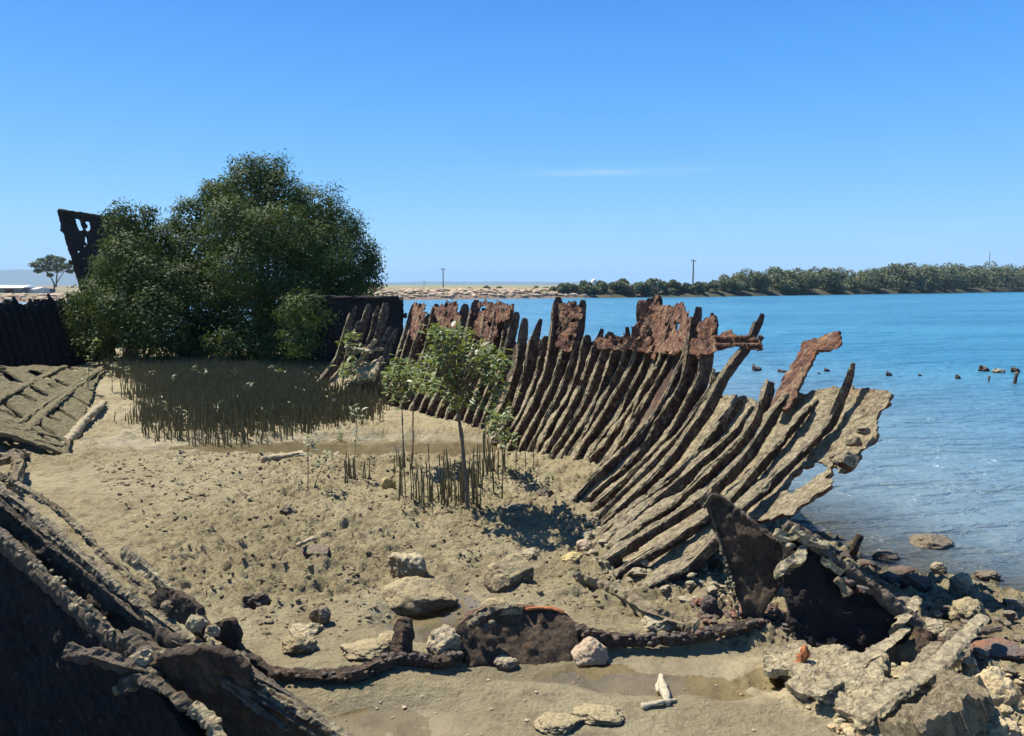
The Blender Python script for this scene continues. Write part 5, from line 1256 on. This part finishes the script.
# ------------------------------------------------------------------ breathing roots
def root_np(x, y, h, rr, r, z=None):
    z = gz(x, y) if z is None else z
    lean = r.normal(size=2)*0.06*h; a = np.linspace(0, 2*math.pi, 5, endpoint=False)
    V = []
    for f, k in ((-0.05, 1.0), (0.45, 0.85), (0.88, 0.6), (1.0, 0.15)):
        w = 1+0.25*r.normal()
        V += [(x+lean[0]*f*f+math.cos(b)*rr*k*w, y+lean[1]*f*f+math.sin(b)*rr*k*w, z+h*f) for b in a]
    F_ = [[i*5+j, i*5+(j+1) % 5, (i+1)*5+(j+1) % 5, (i+1)*5+j] for i in range(3) for j in range(5)]+[[15, 16, 17, 18, 19]]
    return np.array(V), F_
r = np.random.default_rng(77)
var = []
for k in range(8):
    for near in (0, 1): pass
    v_, f_ = root_np(0, 0, [0.30, 0.38, 0.46, 0.54, 0.34, 0.42, 0.60, 0.26][k], 0.0105, r, 0.0)
    me = mesh_np(v_, f_); me.materials.append(M_ROOTN); var.append(me)
var2 = []
for k in range(6):
    v_, f_ = root_np(0, 0, [0.20, 0.28, 0.34, 0.24, 0.31, 0.38][k], 0.0085, r, 0.0)
    me = mesh_np(v_, f_); me.materials.append(M_ROOT); var2.append(me)
def put_root(x, y, me, lab, grp, s=1.0):
    o = bpy.data.objects.new("breathing_root", me); COL.objects.link(o); o.location = (x, y, gz(x, y)); o.rotation_euler = (0, 0, r.uniform(0, 6)); o.scale = (1, 1, s)
    tag(o, lab, "mangrove root", grp)
cl = []
for (cu, cv, su, sv, n) in [(466, 506, 14, 7, 30), (432, 508, 14, 6, 16), (452, 496, 24, 8, 14), (488, 476, 18, 7, 22), (478, 492, 18, 7, 10), (420, 500, 14, 10, 8), (520, 470, 16, 4, 5), (404, 500, 6, 10, 4)]:
    cl += [(r.normal(cu, su*0.62), r.normal(cv, sv*0.62)) for _ in range(n)]
for u, v in cl:
    p = G(u, v); put_root(p[0], p[1], var[r.integers(8)], "thin upright breathing root in the open cluster around the sapling", "breathing roots around the sapling", r.uniform(.75, 1.1))
for (cu, cv, n, lab) in [(350, 478, 12, "thin breathing root in the tuft at the foot of the leafy seedling"), (362, 476, 4, "thin breathing root in the tuft at the foot of the leafy seedling"), (403, 467, 10, "short breathing root in the tuft by the two tall bare seedlings")]:
    for _ in range(n):
        p = G(r.normal(cu, 4), r.normal(cv, 3)); put_root(p[0], p[1], var[[0, 4, 7, 0][r.integers(4)]], lab, "breathing roots by the seedlings" if cu < 400 else "breathing roots by the tall seedlings", .8)
FIELD = [(100, 368), (112, 362), (330, 362), (385, 372), (402, 392), (398, 412), (358, 427), (300, 436), (240, 443), (170, 443), (140, 432), (122, 405)]
fp = np.array([G(u, v)[:2] for u, v in FIELD]); lo, hi = fp.min(0), fp.max(0)
XY = r.uniform(lo, hi, (110000, 2)); d = sdf_poly(XY[:, 0], XY[:, 1], [tuple(x) for x in fp])+0.35*fbm(np.c_[XY*0.9, XY[:, 0]*0], 3, 4)
ok = d < 0; XY = XY[ok]; dd = -d[ok]
# the bed thins out towards its near edge
keep = r.uniform(size=len(XY)) < np.clip(0.05+dd/1.7, 0, 1); XY = XY[keep][:22000]; XY = XY[np.argsort(XY[:, 1])]
for x, y in XY[:165]: put_root(x, y, var2[r.integers(6)], "thin dark breathing root along the near edge of the dense root bed", "breathing roots at the near edge of the bed", r.uniform(.45, 1.2))
rest = XY[165:]; zz, _, _ = ground(rest[:, 0], rest[:, 1])
o = link("breathing_root_bed", mesh_np(*join_np([root_np(x, y, r.uniform(.08, .42)**1.0, .0095, r, z) for (x, y), z in zip(rest, zz)])), M_ROOT, None, False)
tag(o, "dense dark bed of countless upright mangrove breathing roots under the trees", "roots", kind='stuff')

# ------------------------------------------------------------------ saplings and seedlings
def big_leaf(C, A, N, L, W, seed):          # pointed oval leaves, six corners, folded on the midrib
    n = len(C); r = np.random.default_rng(seed)
    N = N/np.linalg.norm(N, axis=1)[:, None]; A = A-N*(A*N).sum(1)[:, None]; A /= np.linalg.norm(A, axis=1)[:, None]; B = np.cross(N, A)
    L = L.reshape(-1, 1); W = W.reshape(-1, 1); V = []
    for al, wl, up in ((0, 0, 0), (.3, .5, .10), (.68, .42, .08), (1, 0, -.10), (.68, -.42, .08), (.3, -.5, .10)):
        V.append(C+A*L*al+B*W*wl+N*L*up)
    me = quads_np(np.stack(V, 1).reshape(-1, 3), 6); attr(me, "rnd", np.repeat(np.clip(r.normal(.45, .3, n), 0, 1), 6)); return me
def rosette(tips, n, L0, seed, up=0.3):
    r = np.random.default_rng(seed); C = []; A = []; N = []
    for t_ in tips:
        for k in range(n):
            a = k*2.4+r.uniform(0, 1); el = r.normal(up, .35); d = np.array([math.cos(a)*math.cos(el), math.sin(a)*math.cos(el), math.sin(el)])
            C.append(t_+r.normal(size=3)*L0*.35-np.array([0, 0, L0*.25*(k//3)])); A.append(d); N.append(np.array([-d[0]*d[2], -d[1]*d[2], 1.0])+r.normal(size=3)*.25)
    n_ = len(C); L = L0*r.uniform(.7, 1.2, n_); return big_leaf(np.array(C), np.array(A), np.array(N), L, L*.40, seed)
def sapling(bu, bv, crown, label, seed, nb, L0, mat, name="mangrove_sapling", stems=(), w=0.035, nl=8, ydepth=.5, dy=0.0):
    r = np.random.default_rng(seed); b = GG(bu, bv); Y = b[1]+dy; t = thing(name, tuple(b), label, "sapling" if name == "mangrove_sapling" else "seedling")
    tips = []
    for (u, v, ru, rv, n) in crown:
        for _ in range(n):
            q = r.normal(size=2); q /= max(1, np.linalg.norm(q)/1.0); tips.append(D(u+q[0]*ru*.8, v+q[1]*rv*.8, Y+r.uniform(-ydepth, ydepth)))
    tips = np.array(tips); part("foliage", rosette(tips, nl, L0, seed), mat, t, False)
    top = tips.mean(0); top = b*0.25+top*0.75 if not stems else D(*stems[-1], Y)
    path = [b+np.array([0, 0, -.08])]+[D(u, v, Y) for u, v in stems]+([top] if not stems else [])
    ms = [tube_mesh(path, w, ns=7, seg=.04, rough=.004, square=1, taper1=.5, seed=seed)]
    for k in range(min(nb, len(tips))):
        j = path[-1]*(1-.3*r.uniform())+path[-2]*.3*0 if False else path[-1]+(path[-2]-path[-1])*r.uniform(0, .5)
        ms.append(tube_mesh([j, (j+tips[k])/2+np.array([0, 0, -.03]), tips[k]], w*.4, ns=5, seg=.05, rough=.002, square=1, taper1=.4, seed=seed+k))
    part("stem", merge(ms), M_BARK, t)
sapling(468, 512, [(458, 350, 36, 22, 30), (448, 340, 24, 14, 14), (484, 362, 28, 20, 24), (436, 374, 26, 18, 20), (474, 388, 36, 20, 22), (492, 368, 14, 10, 8), (452, 395, 14, 10, 8), (440, 332, 7, 6, 4)], "leafy mangrove sapling with a round bushy crown on a bare dark stem", 31, 60, .10, M_LEAFS, stems=[(466, 480), (462, 440), (458, 410), (458, 385)], w=.05, nl=9)
sapling(404, 466, [(402, 368, 12, 12, 16), (394, 378, 10, 10, 10), (412, 382, 9, 12, 10), (398, 392, 9, 8, 7)], "slimmer leafy sapling on two thin stems left of the round bushy one", 32, 20, .10, M_LEAFS, stems=[(403, 440), (402, 415), (401, 390)], w=.024)
sapling(412, 466, [(418, 372, 10, 10, 10), (428, 385, 9, 8, 6)], "thin sapling squeezed between the slim one and the round bushy one", 33, 10, .10, M_LEAFS, stems=[(413, 440), (413, 410), (417, 385)], w=.022)
sapling(487, 476, [(498, 428, 10, 12, 9), (508, 440, 8, 10, 7), (490, 418, 8, 8, 5), (505, 416, 7, 6, 4)], "small pale leaved sapling right of the round bushy one, leaning at the ribs", 34, 14, .09, M_LEAFS, stems=[(488, 455), (493, 435)], w=.026)
sapling(340, 396, [(352, 345, 8, 14, 10), (346, 366, 7, 10, 6), (356, 375, 8, 8, 6)], "sapling growing among the farthest ribs by the caved in plate", 35, 12, .16, M_LEAFS, stems=[(344, 375), (350, 355)], w=.04)
SD = [(308, 490, [(309, 440), (304, 452), (312, 447)], [(308, 465), (308, 445)], "thin seedling with three leaf pairs on the open mud, tallest of its pair"),
      (312, 488, [(328, 455), (322, 466)], [(318, 475), (326, 460)], "forked leaning seedling right beside the tallest thin one"),
      (354, 480, [(357, 418, ), (352, 432), (359, 440), (355, 408)], [(355, 455), (357, 420)], "leafy seedling rising from the tuft of roots left of the tall bare ones"),
      (342, 440, [(341, 433), (338, 438)], [(341, 434)], "tiny seedling at the edge of the pool before the root bed"),
      (548, 488, [(549, 478)], [(548, 480)], "bare twig seedling standing in the sapling shadow")]
for k, (u, v, tp, stm, lab) in enumerate(SD):
    sapling(u, v, [(a, b, 2, 2, 2) for a, b in tp], lab, 40+k, 6, .085, M_LEAFP if k < 3 else M_LEAFS, "mangrove_seedling", stm, .012, 4, .05)
r = np.random.default_rng(14)
pale = [(175, 382), (195, 372), (205, 377), (232, 372), (250, 388), (270, 369), (282, 373), (300, 392), (318, 376), (160, 404), (215, 408), (240, 398), (180, 412), (290, 408), (330, 400), (352, 408), (150, 372), (262, 412), (140, 385), (308, 372), (128, 372)]
for k, (u, v) in enumerate(pale):
    b = G(u, v+10); sapling(u, v+10, [(u, v, 3, 3, 3)], "small pale leaved mangrove seedling poking out of the dark root bed", 60+k, 3, .13, M_LEAFP, "mangrove_seedling", [(u, v+2)], .014, 3, .1)
for o in list(COL.objects):
    if o.name.startswith("mangrove_seedling") and o.get('label', '').startswith("small pale leaved"): o['group'] = "pale seedlings in the root bed"
# a few pale dead leaves and small shrubs at the foot of the slotted panel
for k, (u, v, h) in enumerate([(92, 372, 30), (88, 395, 30), (100, 358, 26), (112, 392, 30), (105, 345, 16)]):
    sapling(u, v, [(u+1, v-h, 5, 8, 5), (u-2, v-h*.6, 4, 6, 3)], ["thin seedling on the upper part of the slotted panel", "bare stemmed seedling at the mud edge of the slotted panel", "pale seedling where the slotted panel meets the left mangrove", "seedling between the pale spar and the root bed", "small bush under the left mangrove at the panel end"][k], 90+k, 6, .11, M_LEAFP if k % 2 else M_LEAFS, "mangrove_seedling", [(u, v-h*.5), (u+1, v-h)], .02, 4, .1)

# ------------------------------------------------------------------ things standing in the water
o = link("upright_post", tube_mesh([G(851, 560, -.25), D(853, 552, 7.0), D(859, 535, 7.0)], .075, ns=9, rough=.008, seg=.03, seed=3, square=1), M_BLACK)
tag(o, "short leaning black post standing in the shaded shallows behind the sloping beam", "post")
for k, (u, v, w, h, lab) in enumerate([(752, 367, 3, 5, "thin dark stub beside the dark hump left of the bent plate"), (757, 369, 10, 6, "dark hump in the water between the tall rib and the bent plate"), (783, 371, 12, 4, "low dark remnant right behind the bent plate"), (819, 373, 4, 2, "tiny dark speck in the water below the bent plate end"), (827, 370, 7, 4, "dark lump in the water right of the bent plate"),
      (889, 374, 7, 6, "dark lump in the water above the hull corner"), (920, 375, 4, 3, "tiny dark stub alone in the open water"), (958, 377, 6, 6, "round dark stub in the water left of the flat pale one"), (984, 369, 12, 7, "largest dark hump in the water near the right edge"), (999, 371, 14, 5, "flat pale brown remnant between two dark humps in the water"), (1015, 370, 10, 7, "dark hump in the water nearest the right edge"), (988, 380, 3, 6, "thin stick rising from the water below the largest hump"), (1014, 380, 5, 12, "taller stake rising from the water at the right edge")]):
    p = G(u, v+h*.3, WL); sc = p[1]/F; ww, hh = w*sc, h*sc
    m_ = RK_GREY if "pale" in lab and "flat" in lab[:6] else RK_PLUM
    if w < 6 and h > 4: me = tube_mesh([p-np.array([0, 0, .3]), p+np.array([ww*.2, 0, hh*.5]), p+np.array([ww*.4, 0, hh])], ww*.6, ns=7, rough=.02, seg=.08, seed=k)
    else: me = merge([mesh_np(*rock_np(p+np.array([0, 0, hh*.2]), (ww, ww*.7, hh*1.1), 200+k, 3, 6, .25)), mesh_np(*rock_np(p+np.array([-ww*.3, 0, hh*.35]), (ww*.35, ww*.3, hh*1.2), 230+k, 3, 6, .25))])
    tag(link("wreck_stump", me, m_), lab, "wreck stump")
